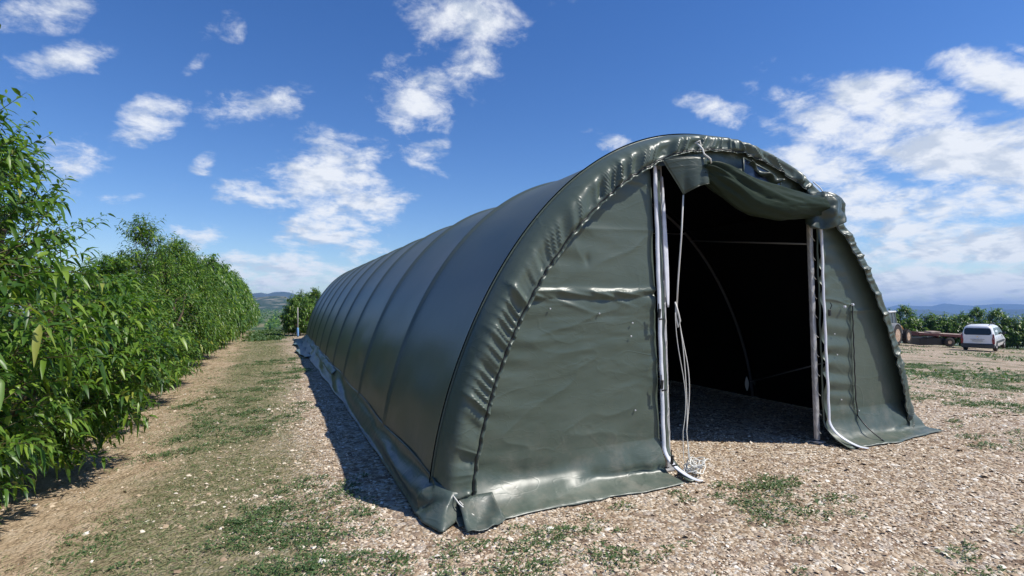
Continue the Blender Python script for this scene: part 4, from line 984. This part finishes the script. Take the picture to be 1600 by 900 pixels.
# gravel stones
def stones(name, x_, y_, sz):
    n = len(x_); a = np.array([(1, 0, 0), (.35, .9, 0), (-.75, .6, 0), (-.8, -.5, 0), (.2, -1, 0), (0, 0, .55), (0, 0, -.4)], float)
    F0 = [(0, 1, 5), (1, 2, 5), (2, 3, 5), (3, 4, 5), (4, 0, 5)]
    V = np.repeat(a[None], n, 0)*(1+gs.uniform(-.3, .3, (n, 7, 3))); V *= (sz[:, None, None]*np.array([1, .75, .8]))
    rz = gs.uniform(0, 6.28, n); c, s = np.cos(rz), np.sin(rz); tl_ = gs.normal(0, .3, (n, 2))
    X_ = V[..., 0]*c[:, None]-V[..., 1]*s[:, None]; Y_ = V[..., 0]*s[:, None]+V[..., 1]*c[:, None]; Z_ = V[..., 2]+X_*tl_[:, :1]+Y_*tl_[:, 1:]
    V = np.stack([X_+x_[:, None], Y_+y_[:, None], Z_+(gz(x_, y_)+sz*.12)[:, None]], -1)
    F = (np.array(F0)[None]+(np.arange(n)*7)[:, None, None]).reshape(-1, 3)
    return mesh(name, V.reshape(-1, 3), F, M_stone, smooth=False)
x_, y_ = samp(760000, (-4, 13), (-3.2, 9), 1.5)
pch = fbm(x_*1.3, y_*1.3, 101, 4); rut_ = x_*.42+y_+.8; rut_ = np.minimum(np.abs(rut_+1.15), np.abs(rut_+2.75)); k = gs.random(len(x_)) < (.35+.65*smooth01(rut_/.3))* np.clip(1.0-lanem(x_, y_)*.88, .1, 1)*np.clip((.70-pch)*5, .12, 1)
x_, y_ = x_[k], y_[k]
sz = np.clip(gs.lognormal(math.log(.0078), .42, len(x_)), .005, .03)*(1+.035*np.hypot(x_-CAM[0], y_-CAM[1]))
print('stones', len(x_)); tag(stones('gravel', x_, y_, sz), kind='stuff', label='loose pale gravel strewn over the yard', cat='gravel')
x_, y_ = samp(1100, (-4, 9), (-3, 8), .8); sz = gs.uniform(.018, .034, len(x_)); tag(stones('loose_stones', x_, y_, sz), kind='stuff', label='larger pale stones scattered in the dirt and gravel', cat='stones')
# grass of the lane
def blades(name, x_, y_, h, lean, mat, wf=.07, zoff=0):
    n = len(x_); az = gs.uniform(0, 6.28, n); d = nrm(np.stack([np.cos(az)*lean, np.sin(az)*lean, gs.uniform(.25, 1, n)], 1))
    P_ = np.stack([x_, y_, gz(x_, y_)+zoff], 1); V, F = leaves(P_, d, h, h*wf, gs.uniform(.1, .5, n), False, gs); return mesh(name, V, F, mat)
x_, y_ = samp(520000, (-3.6, .2), (-3.2, 34), .9); k = (gs.random(len(x_)) < lanem(x_, y_)*np.clip((fbm(x_*2.1, y_*1.4, 111, 4)-.34)*4, .05, 1)*np.clip((x_+3.3)/1.0, .08, 1)); x_, y_ = x_[k], y_[k]
dd = np.hypot(x_-CAM[0], y_-CAM[1]); print('grass', len(x_))
tag(blades('lane_grass', x_, y_, gs.uniform(.02, .055, len(x_))*(1+.05*dd), 1.1, M_grass, .09), kind='stuff', label='short dry and green grass along the lane', cat='grass')
# straw on the bare strip
x_, y_ = samp(60000, (-4.2, -.6), (-3.2, 14), .9); k = gs.random(len(x_)) < np.clip(1.2-np.abs(x_+2.7)*.8, .05, .8); x_, y_ = x_[k], y_[k]; n = len(x_)
az = gs.normal(1.2, .7, n); P_ = np.stack([x_, y_, gz(x_, y_)+.008], 1); V, F = leaves(P_, nrm(np.stack([np.cos(az), np.sin(az), gs.uniform(-.02, .12, n)], 1)), gs.uniform(.03, .11, n), gs.uniform(.002, .004, n), gs.uniform(0, .1, n), False, gs)
tag(mesh('straw', V, F, M_straw), kind='stuff', label='dry straw scattered on the bare dirt below the trees', cat='straw')
# low weeds: ragged tufts, thickest towards the camera
cx_, cy_ = samp(36000, (-4, 20), (-3.4, 14), .55)
pw = fbm(cx_*1.1, cy_*1.1, 121, 4)*.6+fbm(cx_*.45, cy_*.45, 131, 3)*.4
bias = .05*smooth01((-1.3-cy_)/1.2)+.05*((cx_ < -.7) & (cx_ > -2.4))+.035*((cx_ < -.6) & (cx_ > -2.3) & (cy_ > 2))-.10*smooth01((-2.4-cx_)/.4)+.045*smooth01((cx_-2.5)/2)*(cy_ < 3)
k = (pw+bias+gs.normal(0, .05, len(cx_)) > .572) & ~((cx_ > -.4) & (cx_ < 6.2) & (cy_ > -.45)); cx_, cy_ = cx_[k], cy_[k]
cr = np.clip(gs.lognormal(math.log(.048), .6, len(cx_)), .018, .20); dd = np.hypot(cx_-CAM[0], cy_-CAM[1]); print('tufts', len(cx_))
cnt = np.clip((cr/.055)**1.6*52/(1+.10*dd), 10, 420).astype(int); ci = np.repeat(np.arange(len(cx_)), cnt); n = len(ci); print('weeds', n)
rr_ = gs.random(n)**.6; az = gs.uniform(0, 6.28, n); lob = .6+.8*vn(az*1.5+ci*3.1, 0, 9); wx = cx_[ci]+np.cos(az)*rr_*cr[ci]*lob*1.3; wy = cy_[ci]+np.sin(az)*rr_*cr[ci]*lob
P_ = np.stack([wx, wy, gz(wx, wy)+gs.uniform(0, 1, n)*np.minimum(cr[ci]*.45, .05)*(1-rr_*.7)], 1); az2 = az+gs.normal(0, .9, n); sc_ = (1+.06*dd[ci])
V, F = leaves(P_, nrm(np.stack([np.cos(az2), np.sin(az2), gs.uniform(0, 1.1, n)], 1)), gs.uniform(.012, .034, n)*sc_, gs.uniform(.005, .010, n)*sc_, gs.uniform(0, .6, n), False, gs)
tag(mesh('weeds', V, F, M_weed), kind='stuff', label='low green weeds growing in ragged tufts through the gravel', cat='weeds')
# weeds on the far side of the yard and along the tree line
n = 60000; fx = gs.uniform(9, 66, n); fy = gs.uniform(-2, 44, n); dn = fbm(fx*.35, fy*.8, 141, 4)
tp = np.abs((fx-50.2)*(24.0-40.3)-(fy-40.3)*(69.5-50.2))/25.3
k = ((dn > .60) | ((tp < 1.8) & (gs.random(n) < .8))) & infr(fx, fy); fx, fy = fx[k], fy[k]; n = len(fx); print('far', n)
tag(blades('yard_grass', fx, fy, gs.uniform(.08, .2, n), .8, M_weed, .35), kind='stuff', label='sparse green tufts across the yard toward the distant tree row', cat='grass')
# leafy clump at the end of the lane
n = 5000; cx2 = gs.normal(-1.75, .38, n); cy2 = gs.uniform(23, 34, n); tag(blades('clover_patch', cx2, cy2, gs.uniform(.1, .26, n), .8, M_weed, .4), kind='stuff', label='bright green leafy patch at the far end of the lane', cat='ground cover')

# ------------------------------------------------------------------ haze
HZ = True
if HZ:
    hm = bpy.data.materials.new('haze'); hm.use_nodes = True; T = hm.node_tree; T.nodes.clear()
    o_ = T.nodes.new('ShaderNodeOutputMaterial'); pv = T.nodes.new('ShaderNodeVolumePrincipled'); T.links.new(pv.outputs[0], o_.inputs['Volume'])
    pv.inputs['Color'].default_value = (.34, .58, 1.0, 1); pv.inputs['Density'].default_value = 1.7e-4; pv.inputs['Anisotropy'].default_value = 0.0
    mb = MB(); sx_, sy_ = -upS[0]/upS[2], -upS[1]/upS[2]; z0 = GLOW-1.0     # the top lies level, as the true horizon does
    cmax = max(o_.matrix_world.translation.z+max((v_.co.z-sx_*v_.co.x-sy_*v_.co.y) for v_ in o_.data.vertices) for o_ in bpy.data.objects if o_.get('kind') == 'structure')
    cmax = max(cmax, 6.0)+3
    cs_ = [(a_, b_) for a_ in (-3200, 10800) for b_ in (-2800, 7800)]
    mb.add([(a_, b_, z_) for a_, b_ in cs_ for z_ in (z0, cmax+sx_*a_+sy_*b_)], [(0, 1, 3, 2), (4, 6, 7, 5), (0, 4, 5, 1), (2, 3, 7, 6), (0, 2, 6, 4), (1, 5, 7, 3)]); print('haze top', cmax, sx_, sy_, [cmax+sx_*a_+sy_*b_ for a_, b_ in cs_], z0); hz = mb.build('haze', hm); tag(hz, kind='stuff')
